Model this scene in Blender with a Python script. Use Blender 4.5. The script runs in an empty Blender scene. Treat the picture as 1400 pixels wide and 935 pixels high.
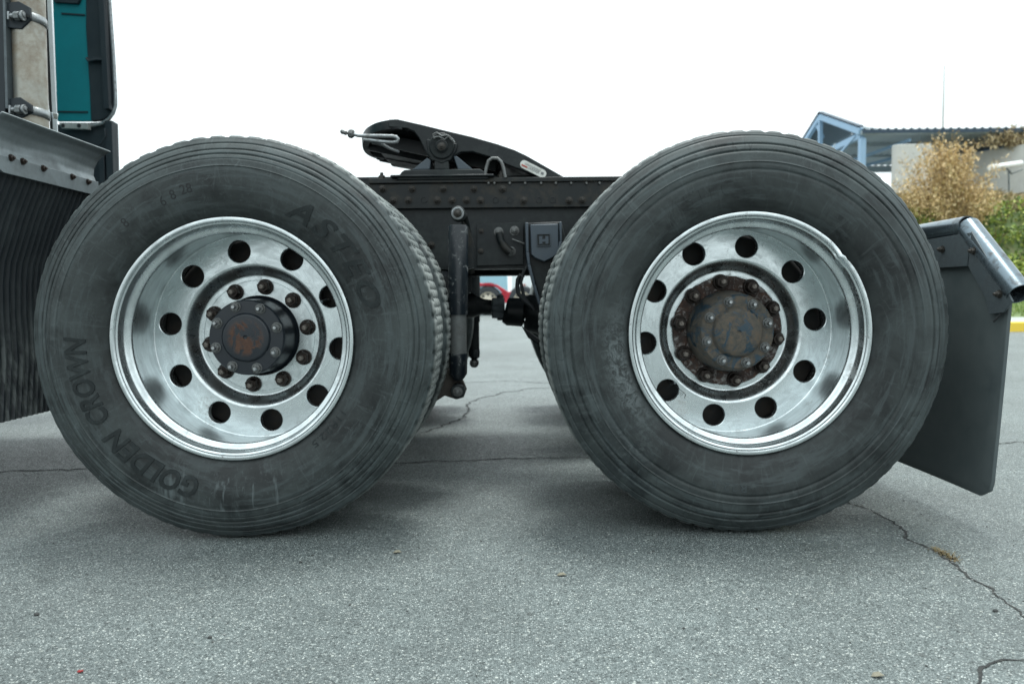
import bpy, bmesh, math, random
import numpy as np
from mathutils import Vector, Matrix
R = math.radians
PI = math.pi
random.seed(7)
rng = np.random.default_rng(7)
scene = bpy.context.scene
C = scene.collection

# ------------------------------------------------------------------ camera
CAM = Vector((0.0, -1.85, 0.6145))
F = 1000.0                                   # focal length in photo pixels (1400 wide)
cam_d = bpy.data.cameras.new("camera")
cam_d.sensor_width = 36.0
cam_d.lens = 36.0 * F / 1400.0
cam_d.clip_start = 0.05
cam_d.clip_end = 3000.0
cam_d.dof.use_dof = True
cam_d.dof.focus_distance = 1.68
cam_d.dof.aperture_fstop = 4.5
cam = bpy.data.objects.new("camera", cam_d)
C.objects.link(cam)
CROT = (Matrix.Rotation(R(90 - 3.405), 3, 'X') @ Matrix.Rotation(R(-0.6), 3, 'Z'))
cam.matrix_world = Matrix.Translation(CAM) @ CROT.to_4x4()
scene.camera = cam

# ------------------------------------------------------------------ light
SUN_EL, SUN_ROT = 76.0, 25.0
w = bpy.data.worlds.new("World")
scene.world = w
w.use_nodes = True
nt = w.node_tree
nt.nodes.clear()
out = nt.nodes.new('ShaderNodeOutputWorld')
bg = nt.nodes.new('ShaderNodeBackground')
bg.inputs['Strength'].default_value = 0.1
sky = nt.nodes.new('ShaderNodeTexSky')
sky.sky_type = 'NISHITA'
sky.sun_disc = False
sky.sun_elevation = R(SUN_EL)
sky.sun_rotation = R(SUN_ROT)
sky.dust_density = 3.0
tc = nt.nodes.new('ShaderNodeTexCoord')
ns = nt.nodes.new('ShaderNodeTexNoise')
ns.inputs['Scale'].default_value = 1.6
ns.inputs['Detail'].default_value = 5
cr = nt.nodes.new('ShaderNodeValToRGB')                 # closed cloud deck, slightly uneven
cr.color_ramp.elements[0].position = 0.3
cr.color_ramp.elements[0].color = (7.95, 8.85, 9.05, 1)
cr.color_ramp.elements[1].position = 0.7
cr.color_ramp.elements[1].color = (9.4, 10.35, 10.5, 1)
mx = nt.nodes.new('ShaderNodeMix')
mx.data_type = 'RGBA'
mx.inputs[0].default_value = 0.92
nt.links.new(tc.outputs['Generated'], ns.inputs['Vector'])
nt.links.new(ns.outputs[0], cr.inputs[0])
nt.links.new(sky.outputs[0], mx.inputs[6])
# an overcast sky is brightest overhead (about 1 + 1.3 sin elevation)
sx = nt.nodes.new('ShaderNodeSeparateXYZ'); nt.links.new(tc.outputs['Generated'], sx.inputs[0])
mr = nt.nodes.new('ShaderNodeMapRange'); mr.inputs['From Min'].default_value = 0.0; mr.inputs['From Max'].default_value = 1.0
mr.inputs['To Min'].default_value = 1.0; mr.inputs['To Max'].default_value = 2.3
nt.links.new(sx.outputs[2], mr.inputs['Value'])
vm = nt.nodes.new('ShaderNodeVectorMath'); vm.operation = 'SCALE'
nt.links.new(cr.outputs[0], vm.inputs[0]); nt.links.new(mr.outputs[0], vm.inputs['Scale'])
nt.links.new(vm.outputs[0], mx.inputs[7])
nt.links.new(mx.outputs[2], bg.inputs['Color'])
nt.links.new(bg.outputs[0], out.inputs[0])

sd = bpy.data.lights.new("sun", 'SUN')
sd.energy = 3.0
sd.angle = R(18)
sd.color = (0.97, 1.0, 0.97)
sun = bpy.data.objects.new("sun", sd)
C.objects.link(sun)
el, az = R(SUN_EL), R(SUN_ROT)
sdir = Vector((math.sin(az) * math.cos(el), math.cos(az) * math.cos(el), math.sin(el)))
sun.rotation_euler = sdir.to_track_quat('Z', 'Y').to_euler()

scene.view_settings.view_transform = 'Standard'
scene.view_settings.look = 'None'
scene.view_settings.exposure = 0.30
scene.view_settings.gamma = 1.0

# ------------------------------------------------------------------ measuring helpers
def ray(px, py):
    d = Vector(((px - 700) / F, -(py - 467.5) / F, -1.0))
    return CROT @ d

def P(px, py, Y):
    """point of the place at depth Y that the photo shows at (px, py)"""
    d = ray(px, py)
    return CAM + d * ((Y - CAM.y) / d.y)

def G(px, py, z=0.0):
    d = ray(px, py)
    return CAM + d * ((z - CAM.z) / d.z)

# ------------------------------------------------------------------ mesh builder
class MB:
    def __init__(s):
        s.v = []; s.f = []; s.m = []; s.mi = 0
    def add(s, vs, fs):
        o = len(s.v)
        s.v += [tuple(p) for p in vs]
        for f in fs:
            s.f.append(tuple(i + o for i in f)); s.m.append(s.mi)
    def box(s, c, d, rot=None):
        c = Vector(c); h = Vector(d) / 2
        vs = []
        for x in (-1, 1):
            for y in (-1, 1):
                for z in (-1, 1):
                    p = Vector((x * h.x, y * h.y, z * h.z))
                    if rot is not None: p = rot @ p
                    vs.append(c + p)
        s.add(vs, [(0, 1, 3, 2), (4, 6, 7, 5), (0, 4, 5, 1), (2, 3, 7, 6), (0, 2, 6, 4), (1, 5, 7, 3)])
    def bar(s, a, b, w, t, up=(0, 0, 1)):
        a = Vector(a); b = Vector(b); d = (b - a); L = d.length; d.normalize()
        u = Vector(up); x = d.cross(u)
        if x.length < 1e-4: x = d.cross(Vector((1, 0, 0)))
        x.normalize(); y = x.cross(d).normalized()
        s.box((a + b) / 2, (w, L, t), Matrix((x, d, y)).transposed())
    def cyl(s, a, b, r0, r1=None, n=20, caps=True):
        if r1 is None: r1 = r0
        s.tube([a, b], [r0, r1], n, caps)
    def tube(s, pts, rad, n=12, caps=True):
        pts = [Vector(p) for p in pts]
        if not isinstance(rad, (list, tuple)): rad = [rad] * len(pts)
        vs = []; prev = None
        for i, p in enumerate(pts):
            if i == 0: d = pts[1] - p
            elif i == len(pts) - 1: d = p - pts[i - 1]
            else: d = (pts[i + 1] - pts[i - 1])
            if d.length < 1e-9: d = pts[-1] - pts[0]
            d.normalize()
            if prev is None:
                x = d.orthogonal().normalized()
            else:
                x = prev - d * prev.dot(d)
                x = x.normalized() if x.length > 1e-6 else d.orthogonal().normalized()
            prev = x; y = d.cross(x)
            for k in range(n):
                a = 2 * PI * k / n
                vs.append(p + (x * math.cos(a) + y * math.sin(a)) * rad[i])
        fs = []
        for i in range(len(pts) - 1):
            for k in range(n):
                k2 = (k + 1) % n
                fs.append((i * n + k, i * n + k2, (i + 1) * n + k2, (i + 1) * n + k))
        if caps:
            fs.append(tuple(reversed(range(n))))
            fs.append(tuple(range((len(pts) - 1) * n, len(pts) * n)))
        s.add(vs, fs)
    def lathe(s, prof, n=96, c=(0, 0, 0), a0=0.0):
        """prof = [(r, y)], turned about the Y axis"""
        vs = []; fs = []
        for k in range(n):
            a = a0 + 2 * PI * k / n
            ca, sa = math.cos(a), math.sin(a)
            for r, y in prof:
                vs.append((c[0] + r * ca, c[1] + y, c[2] + r * sa))
        m = len(prof)
        for k in range(n):
            k2 = (k + 1) % n
            for i in range(m - 1):
                fs.append((k * m + i, k * m + i + 1, k2 * m + i + 1, k2 * m + i))
        s.add(vs, fs)
    def prism(s, poly, ext):
        """poly = list of 3D points, extruded by vector ext"""
        ext = Vector(ext); n = len(poly)
        vs = [Vector(p) for p in poly] + [Vector(p) + ext for p in poly]
        fs = [tuple(range(n)), tuple(reversed(range(n, 2 * n)))]
        for i in range(n):
            j = (i + 1) % n
            fs.append((i, i + n, j + n, j))
        s.add(vs, fs)
    def sheet(s, rows):
        m = len(rows[0]); vs = [p for r in rows for p in r]; fs = []
        for i in range(len(rows) - 1):
            for k in range(m - 1):
                fs.append((i * m + k, i * m + k + 1, (i + 1) * m + k + 1, (i + 1) * m + k))
        s.add(vs, fs)
    def sphere(s, c, r, n=16, sc=(1, 1, 1)):
        vs = []; fs = []; m = n // 2
        for i in range(m + 1):
            t = PI * i / m
            for k in range(n):
                a = 2 * PI * k / n
                vs.append((c[0] + r * sc[0] * math.sin(t) * math.cos(a), c[1] + r * sc[1] * math.sin(t) * math.sin(a), c[2] + r * sc[2] * math.cos(t)))
        for i in range(m):
            for k in range(n):
                k2 = (k + 1) % n
                fs.append((i * n + k, (i + 1) * n + k, (i + 1) * n + k2, i * n + k2))
        s.add(vs, fs)

WL = {}
def mesh_from(name, mb, mats, c=(0, 0, 0), sharp=35, flat=False, fixn=True):
    me = bpy.data.meshes.new(name)
    c = Vector(c)
    me.from_pydata([(p[0] - c.x, p[1] - c.y, p[2] - c.z) for p in mb.v], [], mb.f)
    for m in (mats if isinstance(mats, (list, tuple)) else [mats]): me.materials.append(m)
    if any(mb.m): me.polygons.foreach_set('material_index', mb.m)
    if fixn:
        bm = bmesh.new(); bm.from_mesh(me)
        bmesh.ops.recalc_face_normals(bm, faces=bm.faces)
        bm.to_mesh(me); bm.free()
    me.update()
    if not flat:
        me.polygons.foreach_set('use_smooth', [True] * len(me.polygons))
        me.set_sharp_from_angle(angle=R(sharp))
    return me

def link(name, me, parent=None, wloc=(0, 0, 0)):
    o = bpy.data.objects.new(name, me)
    C.objects.link(o)
    wloc = Vector(wloc)
    if parent is not None:
        o.parent = parent
        o.location = wloc - WL[parent.name]
    else:
        o.location = wloc
    WL[o.name] = wloc
    return o

def part(name, mb, mats, parent=None, bevel=0.0, sharp=35, flat=False, org=None, label=None, fixn=True, seg=2):
    if org is None:
        a = np.array(mb.v); c = (a.min(0) + a.max(0)) / 2
    else: c = org
    o = link(name, mesh_from(name, mb, mats, c, sharp, flat, fixn), parent, c)
    if bevel > 0:
        b = o.modifiers.new('bevel', 'BEVEL'); b.width = bevel; b.segments = seg; b.limit_method = 'ANGLE'; b.angle_limit = R(40)
    if label: o['label'] = label
    return o

def empty(name, loc, parent=None):
    o = link(name, None, parent, loc)
    o.empty_display_size = 0.1
    return o

def tag(o, label=None, cat=None, group=None, kind=None):
    if label: o['label'] = label
    if cat: o['category'] = cat
    if group: o['group'] = group
    if kind: o['kind'] = kind
    return o

# ------------------------------------------------------------------ materials
def newmat(name):
    m = bpy.data.materials.new(name); m.use_nodes = True
    t = m.node_tree; b = t.nodes['Principled BSDF']
    return m, t, b

def N(t, kind, **kw):
    n = t.nodes.new(kind)
    for k, v in kw.items():
        if k.startswith('i_'):
            key = k[2:].replace('_', ' ')
            n.inputs[key].default_value = v
        elif k.startswith('n'):
            n.inputs[int(k[1:])].default_value = v
        else: setattr(n, k, v)
    return n

def ramp(t, src, pts):
    n = t.nodes.new('ShaderNodeValToRGB')
    e = n.color_ramp.elements
    while len(e) < len(pts): e.new(0.5)
    for i, (p, c) in enumerate(pts):
        e[i].position = p
        e[i].color = (c, c, c, 1) if isinstance(c, (int, float)) else (*c, 1)
    t.links.new(src, n.inputs[0])
    return n.outputs[0]

def mixc(t, fac, a, b, mode='MIX'):
    n = t.nodes.new('ShaderNodeMix'); n.data_type = 'RGBA'; n.blend_type = mode
    for i, x in ((0, fac), (6, a), (7, b)):
        if hasattr(x, 'is_output') or isinstance(x, bpy.types.NodeSocket): t.links.new(x, n.inputs[i])
        else:
            n.inputs[i].default_value = x if i == 0 else ((*x, 1) if len(x) == 3 else x)
    return n.outputs[2]

def noise(t, vec, scale, detail=6, rough=0.6, dist=0.0):
    n = N(t, 'ShaderNodeTexNoise', i_Scale=scale, i_Detail=detail, i_Roughness=rough, i_Distortion=dist)
    t.links.new(vec, n.inputs['Vector'])
    return n.outputs[0]

def coords(t, scale=(1, 1, 1)):
    c = t.nodes.new('ShaderNodeTexCoord')
    if scale == (1, 1, 1): return c.outputs['Object']
    m = t.nodes.new('ShaderNodeMapping')
    m.inputs['Scale'].default_value = scale
    t.links.new(c.outputs['Object'], m.inputs['Vector'])
    return m.outputs[0]

def polar(t, kr, ka, ky=0.0):
    """(radius*kr, angle*ka, y*ky) about the local Y axis"""
    c = t.nodes.new('ShaderNodeTexCoord')
    s = t.nodes.new('ShaderNodeSeparateXYZ'); t.links.new(c.outputs['Object'], s.inputs[0])
    def M(op, a, b=None):
        n = t.nodes.new('ShaderNodeMath'); n.operation = op
        for i, x in enumerate((a, b)):
            if x is None: continue
            if isinstance(x, (int, float)): n.inputs[i].default_value = x
            else: t.links.new(x, n.inputs[i])
        return n.outputs[0]
    r = M('SQRT', M('ADD', M('MULTIPLY', s.outputs[0], s.outputs[0]), M('MULTIPLY', s.outputs[2], s.outputs[2])))
    a = M('ARCTAN2', s.outputs[2], s.outputs[0])
    # cos/sin keeps the angle seamless
    cx = M('MULTIPLY', M('COSINE', a), ka); cy = M('MULTIPLY', M('SINE', a), ka)
    o = t.nodes.new('ShaderNodeCombineXYZ')
    t.links.new(cx, o.inputs[0]); t.links.new(cy, o.inputs[1])
    z = M('ADD', M('MULTIPLY', r, kr), M('MULTIPLY', s.outputs[1], ky))
    t.links.new(z, o.inputs[2])
    return o.outputs[0], r, a, s.outputs[1]

def bump(t, b, h, strength=0.3, dist=0.001, chain=None):
    n = N(t, 'ShaderNodeBump', i_Strength=strength, i_Distance=dist)
    t.links.new(h, n.inputs['Height'])
    if chain is not None: t.links.new(chain, n.inputs['Normal'])
    t.links.new(n.outputs[0], b.inputs['Normal'])
    return n.outputs[0]

def grime(name, base, dirt, rough=0.5, metal=0.0, scale=8, lo=0.45, hi=0.7, bs=0.25, bd=0.0006, base2=None, drough=0.85, spec=0.5, fine=1.0):
    m, t, b = newmat(name)
    v = coords(t)
    n1 = noise(t, v, scale, 8, 0.65, 0.3)
    n2 = noise(t, v, scale * 6, 6, 0.7)
    f = ramp(t, mixc(t, 0.35, n1, n2), [(lo, 0), (hi, 1)])
    col = base
    if base2: col = mixc(t, ramp(t, noise(t, v, scale * 0.6, 4), [(0.35, 0), (0.65, 1)]), base, base2)
    col = mixc(t, f, col, dirt)
    t.links.new(col, b.inputs['Base Color'])
    rr = mixc(t, f, (rough,) * 3, (drough,) * 3)
    t.links.new(rr, b.inputs['Roughness'])
    mm = mixc(t, f, (metal,) * 3, (0,) * 3)
    t.links.new(mm, b.inputs['Metallic'])
    b.inputs['Specular IOR Level'].default_value = spec
    n3 = noise(t, v, 120 * fine, 4, 0.7)
    h = mixc(t, 0.5, n3, f)
    bump(t, b, h, bs, bd)
    return m

def rubber(name, seed=0.0):
    m, t, b = newmat(name)
    pv, r, a, y = polar(t, 55, 2.5, 40)
    mp = N(t, 'ShaderNodeMapping'); mp.inputs['Location'].default_value = (seed, seed, seed)
    t.links.new(pv, mp.inputs[0]); pv = mp.outputs[0]
    v = coords(t)
    rings = noise(t, pv, 1.0, 5, 0.7)
    blot = noise(t, v, 7 + seed * .2, 6, 0.65, 0.8)
    fine = noise(t, v, 90, 5, 0.75)
    pv2, _, _, _ = polar(t, 9, 16, 6)
    mp2 = N(t, 'ShaderNodeMapping'); mp2.inputs['Location'].default_value = (seed * 3, 1, seed)
    t.links.new(pv2, mp2.inputs[0])
    rad = noise(t, mp2.outputs[0], 1.6, 5, 0.65, 1.2)              # scuffs that run across the wall
    base = mixc(t, ramp(t, blot, [(0.36, 0), (0.62, 1)]), (0.0080, 0.0110, 0.0116), (0.035, 0.0435, 0.0435))
    c = mixc(t, ramp(t, rings, [(0.5, 0), (0.60, 0.6)]), base, (0.048, 0.061, 0.063))
    c = mixc(t, ramp(t, rad, [(0.56, 0), (0.68, 0.32)]), c, (0.066, 0.081, 0.083))
    c = mixc(t, ramp(t, fine, [(0.62, 0), (0.75, 0.4)]), c, (0.085, 0.10, 0.10))
    # pale tread: road dust, plus a lit sheen put into the colour
    dust = ramp(t, mixc(t, 0.5, r, fine), [(0.49, 0), (0.515, 0.55)])
    tread = ramp(t, mixc(t, 0.004, r, fine), [(0.5138, 0), (0.5165, 0.9)])
    brown = ramp(t, noise(t, v, 3.0, 4), [(0.35, (0.10, 0.115, 0.112)), (0.65, (0.22, 0.235, 0.225))])
    c = mixc(t, tread, c, brown)
    scr = N(t, 'ShaderNodeTexVoronoi', feature='DISTANCE_TO_EDGE', i_Scale=9.0)
    sv = mixc(t, 0.35, v, N(t, 'ShaderNodeTexNoise').outputs[1])
    t.links.new(sv, scr.inputs['Vector'])
    sc = ramp(t, scr.outputs['Distance'], [(0.0, 1), (0.012, 0)])
    patch = ramp(t, noise(t, v, 5, 3), [(0.5, 0), (0.62, 1)])
    sc2 = mixc(t, patch, (0, 0, 0), sc)
    c = mixc(t, ramp(t, sc2, [(0, 0), (1, 0.25)]), c, (0.08, 0.10, 0.10))
    # chalky scuffs beside the bead and dried drips low on the wall
    sxyz = N(t, 'ShaderNodeSeparateXYZ'); t.links.new(v, sxyz.inputs[0])
    swirl = noise(t, v, 42, 8, .8, 1.3)
    if seed > 0:
        ctr = N(t, 'ShaderNodeVectorMath', operation='DISTANCE'); t.links.new(v, ctr.inputs[0]); ctr.inputs[1].default_value = (-.335, -.02, -.09)
        msk = ramp(t, ctr.outputs['Value'], [(0.05, 1), (0.19, 0)])
        ringm = ramp(t, r, [(0.315, 0), (0.325, 1), (0.352, 1), (0.385, 0.1)])
        ch = ramp(t, swirl, [(0.44, 0), (0.56, 1)])
        k1 = mixc(t, 1.0, mixc(t, 1.0, msk, ringm, 'MULTIPLY'), ch, 'MULTIPLY')
        c = mixc(t, ramp(t, k1, [(0, 0), (1, .6)]), c, (0.17, 0.20, 0.205))
        ctr2 = N(t, 'ShaderNodeVectorMath', operation='DISTANCE'); t.links.new(v, ctr2.inputs[0]); ctr2.inputs[1].default_value = (-.30, -.02, -.30)
        m2 = ramp(t, ctr2.outputs['Value'], [(0.04, 1), (0.16, 0)])
        ch2 = ramp(t, noise(t, coords(t, (1, 1, 1)), 30, 3, .6, 2.0), [(0.5, 0), (0.53, 1)])
        c = mixc(t, ramp(t, mixc(t, 1.0, m2, ch2, 'MULTIPLY'), [(0, 0), (1, .55)]), c, (0.010, 0.014, 0.016))
        cr_ = ramp(t, noise(t, v, 11, 2, .5, .6), [(0.493, 0), (0.5, 1), (0.507, 0)])
        mm_ = ramp(t, r, [(0.44, 0), (0.46, 1), (0.49, 1), (0.50, 0)])
        c = mixc(t, ramp(t, mixc(t, 1.0, mm_, cr_, 'MULTIPLY'), [(0, 0), (1, .7)]), c, (0.006, 0.008, 0.009))
    else:
        drip = ramp(t, noise(t, coords(t, (1, 1, .09)), 62, 3, .6, .3), [(0.58, 0), (0.68, 1)])
        dm = ramp(t, sxyz.outputs[2], [(0.0, 0), (0.001, 0)])
        mr = N(t, 'ShaderNodeMapRange'); mr.inputs['From Min'].default_value = -.30; mr.inputs['From Max'].default_value = -.37; t.links.new(sxyz.outputs[2], mr.inputs['Value'])
        rm = ramp(t, r, [(0.425, 1), (0.432, 0)])
        k1 = mixc(t, 1.0, mixc(t, 1.0, mr.outputs[0], rm, 'MULTIPLY'), drip, 'MULTIPLY')
        c = mixc(t, ramp(t, k1, [(0, 0), (1, .6)]), c, (0.105, 0.128, 0.132))
        ch = ramp(t, swirl, [(0.56, 0), (0.66, .5)])
        c = mixc(t, ch, c, (0.075, 0.092, 0.095))
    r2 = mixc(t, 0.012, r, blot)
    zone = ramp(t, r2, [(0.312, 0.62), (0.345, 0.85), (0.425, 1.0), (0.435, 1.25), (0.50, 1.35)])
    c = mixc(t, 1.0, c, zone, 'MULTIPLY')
    t.links.new(c, b.inputs['Base Color'])
    rr = ramp(t, blot, [(0.3, 0.5), (0.7, 0.72)])
    t.links.new(rr, b.inputs['Roughness'])
    b.inputs['Specular IOR Level'].default_value = 0.35
    h = mixc(t, 0.5, fine, rings)
    h = mixc(t, 0.3, h, rad)
    bump(t, b, h, 0.45, 0.0012)
    return m

def alu(name, col=(0.68, 0.735, 0.745), rough=0.2, dirt=(0.17, 0.15, 0.12), dlo=0.57, dhi=0.78, lip=True):
    m, t, b = newmat(name)
    pv, r, a, y = polar(t, 420, 1.2, 420)
    rings = noise(t, pv, 1.0, 3, 0.5)
    pv2, _, _, _ = polar(t, 30, 3, 30)
    st = noise(t, pv2, 1.3, 6, 0.7, 0.6)
    v = coords(t)
    blot = noise(t, v, 12, 7, 0.7, 0.5)
    spk = noise(t, v, 170, 3, 0.6)
    c = mixc(t, ramp(t, st, [(0.35, 0), (0.7, 1)]), col, tuple(x * 0.66 for x in col))
    f = ramp(t, mixc(t, 0.3, blot, spk), [(dlo, 0), (dhi, 0.8)])
    c = mixc(t, f, c, dirt)
    if lip:                                                       # chipped, oxidised flange edge
        lm = ramp(t, r, [(0.288, 0), (0.300, 1)])
        ch = ramp(t, noise(t, v, 55, 6, 0.75, 0.6), [(0.60, 0), (0.66, 0.7)])
        lf = mixc(t, lm, (0, 0, 0), ch)
        c = mixc(t, lf, c, (0.10, 0.10, 0.095))
        f = mixc(t, 1.0, f, lf, 'ADD')
    t.links.new(c, b.inputs['Base Color'])
    t.links.new(mixc(t, f, (1, 1, 1), (0.15,) * 3), b.inputs['Metallic'])
    rr = mixc(t, ramp(t, st, [(0.3, 0), (0.7, 1)]), (rough,) * 3, (rough + 0.16,) * 3)
    bar = ramp(t, y, [(0.045, 0), (0.075, 1)]); bar2 = ramp(t, y, [(0.160, 1), (0.172, 0)])
    rr = mixc(t, mixc(t, 1.0, bar, bar2, 'MULTIPLY'), rr, (0.33,) * 3)
    t.links.new(mixc(t, f, rr, (0.65,) * 3), b.inputs['Roughness'])
    tg = N(t, 'ShaderNodeTangent', direction_type='RADIAL', axis='Y'); t.links.new(tg.outputs[0], b.inputs['Tangent'])
    b.inputs['Anisotropic'].default_value = 0.45          # turned on a lathe
    b.inputs['Anisotropic Rotation'].default_value = 0.25
    h = mixc(t, 0.35, rings, spk)
    bump(t, b, h, 0.06, 0.00012)
    return m

M = {}
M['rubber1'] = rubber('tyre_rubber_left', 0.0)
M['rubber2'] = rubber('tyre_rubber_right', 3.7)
M['letter'] = grime('raised_letter_rubber', (0.0115, 0.0155, 0.0162), (0.038, 0.047, 0.048), 0.65, scale=24, lo=.48, hi=.75, spec=.25)
M['letter2'] = grime('worn_letter_rubber', (0.016, 0.023, 0.025), (0.032, 0.042, 0.045), 0.6, scale=14, lo=.4, hi=.6)
M['engrave'] = grime('stamped_rubber', (0.006, 0.008, 0.009), (0.012, 0.015, 0.016), 0.7, scale=30)
M['alu1'] = alu('polished_aluminium', rough=0.20)
M['alu2'] = alu('polished_aluminium_worn', rough=0.18, dlo=0.56, dhi=0.76)
M['black'] = grime('black_chassis_paint', (0.0050, 0.0080, 0.0095), (0.036, 0.043, 0.042), 0.40, scale=7, lo=.47, hi=.72, spec=.3)
M['black_rust'] = grime('black_chassis_paint_rusting', (0.0055, 0.0085, 0.0095), (0.048, 0.042, 0.033), 0.42, scale=12, lo=.48, hi=.70, spec=.3)
M['blackshiny'] = grime('glossy_black_paint', (0.005, 0.009, 0.013), (0.12, 0.13, 0.13), 0.33, scale=46, lo=.555, hi=.60, spec=.4)
M['nut'] = grime('brown_oxidised_nut', (0.018, 0.013, 0.011), (0.055, 0.038, 0.028), 0.42, metal=.6, scale=70, lo=.45, hi=.75)
M['dull'] = grime('dull_bare_steel', (0.26, 0.28, 0.29), (0.10, 0.10, 0.09), 0.38, metal=.8, scale=50, lo=.45, hi=.7)
M['studtip'] = grime('stud_end_steel', (0.22, 0.20, 0.18), (0.06, 0.045, 0.035), 0.3, metal=1, scale=140, lo=.42, hi=.6)
M['stud'] = grime('worn_bare_steel', (0.42, 0.44, 0.45), (0.10, 0.06, 0.04), 0.28, metal=1, scale=90, lo=.5, hi=.75)
M['capnut'] = grime('grey_oiled_nut', (0.16, 0.17, 0.17), (0.05, 0.045, 0.04), 0.35, metal=.8, scale=70, lo=.4, hi=.7)
M['grey'] = grime('grey_oxidised_steel', (0.085, 0.105, 0.115), (0.03, 0.036, 0.038), 0.42, metal=.35, scale=9, lo=.45, hi=.75, bs=.15)
M['fender'] = grime('dull_sheet_metal', (0.17, 0.20, 0.21), (0.05, 0.058, 0.058), 0.36, metal=.5, scale=7, lo=.40, hi=.75, bs=.12)
M['tubemetal'] = grime('stained_bracket_steel', (0.13, 0.165, 0.19), (0.018, 0.022, 0.025), 0.24, metal=.85, scale=13, lo=.50, hi=.60, bs=.05, drough=.45)
M['silver'] = grime('stainless_steel', (0.62, 0.66, 0.68), (0.3, 0.3, 0.28), 0.22, metal=1, scale=14, lo=.55, hi=.8, bs=.05)
M['flap'] = grime('mud_flap_rubber', (0.052, 0.067, 0.070), (0.090, 0.107, 0.108), 0.6, scale=4, lo=.38, hi=.7, spec=.35)
M['ribbed'] = grime('ribbed_rubber', (0.010, 0.014, 0.017), (0.05, 0.06, 0.06), 0.45, scale=5, lo=.55, hi=.8, spec=.4)
M['teal'] = grime('teal_cab_paint', (0.0, 0.150, 0.172), (0.0, 0.112, 0.132), 0.35, scale=3, lo=.4, hi=.8, bs=.02, drough=.4)
M['plastic'] = grime('dark_grey_plastic', (0.010, 0.016, 0.021), (0.024, 0.033, 0.038), 0.5, scale=5, lo=.45, hi=.8, spec=.35)
M['stack'] = grime('heat_stained_steel', (0.31, 0.295, 0.25), (0.16, 0.11, 0.065), 0.42, metal=.5, scale=9, lo=.42, hi=.64, base2=(0.27, 0.28, 0.26), drough=.6)
M['bluegrey'] = grime('blue_grey_casting_paint', (0.036, 0.052, 0.068), (0.058, 0.072, 0.080), 0.45, scale=9, lo=.5, hi=.85)
M['shockgrey'] = grime('shock_sleeve_grey', (0.13, 0.14, 0.14), (0.07, 0.07, 0.065), 0.5, metal=.3, scale=30, lo=.45, hi=.7)
M['brownsteel'] = grime('rust_brown_steel', (0.050, 0.040, 0.032), (0.020, 0.022, 0.022), 0.6, scale=14)
M['hose'] = grime('black_hose', (0.008, 0.010, 0.012), (0.025, 0.03, 0.03), 0.5, scale=30, spec=.3)
M['drum'] = grime('brake_drum_iron', (0.018, 0.018, 0.018), (0.05, 0.035, 0.025), 0.7, scale=12)

def rustmat(name, paint, rusts, lo, hi, scale, scuff=0.0, core=0.0):
    m, t, b = newmat(name)
    v = coords(t)
    n1 = noise(t, v, scale, 9, 0.68, 0.7)
    n2 = noise(t, v, scale * 3.3, 8, 0.75)
    rc = ramp(t, n2, [(0.3, rusts[0]), (0.52, rusts[1]), (0.72, rusts[2])])
    f = ramp(t, n1, [(lo, 0), (hi, 1)])
    if core > 0:                                    # paint has flaked off the middle only
        _, r, _, _ = polar(t, 1, 1)
        f = mixc(t, ramp(t, r, [(core * .75, 0), (core, 1)]), f, (0, 0, 0))
    c = mixc(t, f, paint, rc)
    if scuff > 0:
        n4 = noise(t, v, scale * 2.1, 8, 0.72, 1.5)
        c = mixc(t, ramp(t, n4, [(0.52, 0), (0.62, scuff)]), c, (0.30, 0.29, 0.28))
    t.links.new(c, b.inputs['Base Color'])
    t.links.new(mixc(t, f, (0.38,) * 3, (0.85,) * 3), b.inputs['Roughness'])
    bump(t, b, mixc(t, 0.5, n2, f), 0.6, 0.0015)
    return m
M['hub_l'] = rustmat('black_hub_paint_rust_spots', (0.006, 0.010, 0.015), ((0.030, 0.016, 0.012), (0.066, 0.032, 0.020), (0.090, 0.050, 0.032)), .47, .52, 24, core=.052)
M['hub_r'] = rustmat('grey_hub_with_blue_paint_flakes', (0.012, 0.032, 0.048), ((0.026, 0.027, 0.025), (0.072, 0.064, 0.052), (0.120, 0.076, 0.045)), .44, .48, 24)
M['rust'] = rustmat('rusted_flange', (0.020, 0.017, 0.016), ((0.012, 0.009, 0.009), (0.036, 0.020, 0.015), (0.10, 0.048, 0.026)), .30, .5, 22, 0.65)

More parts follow.
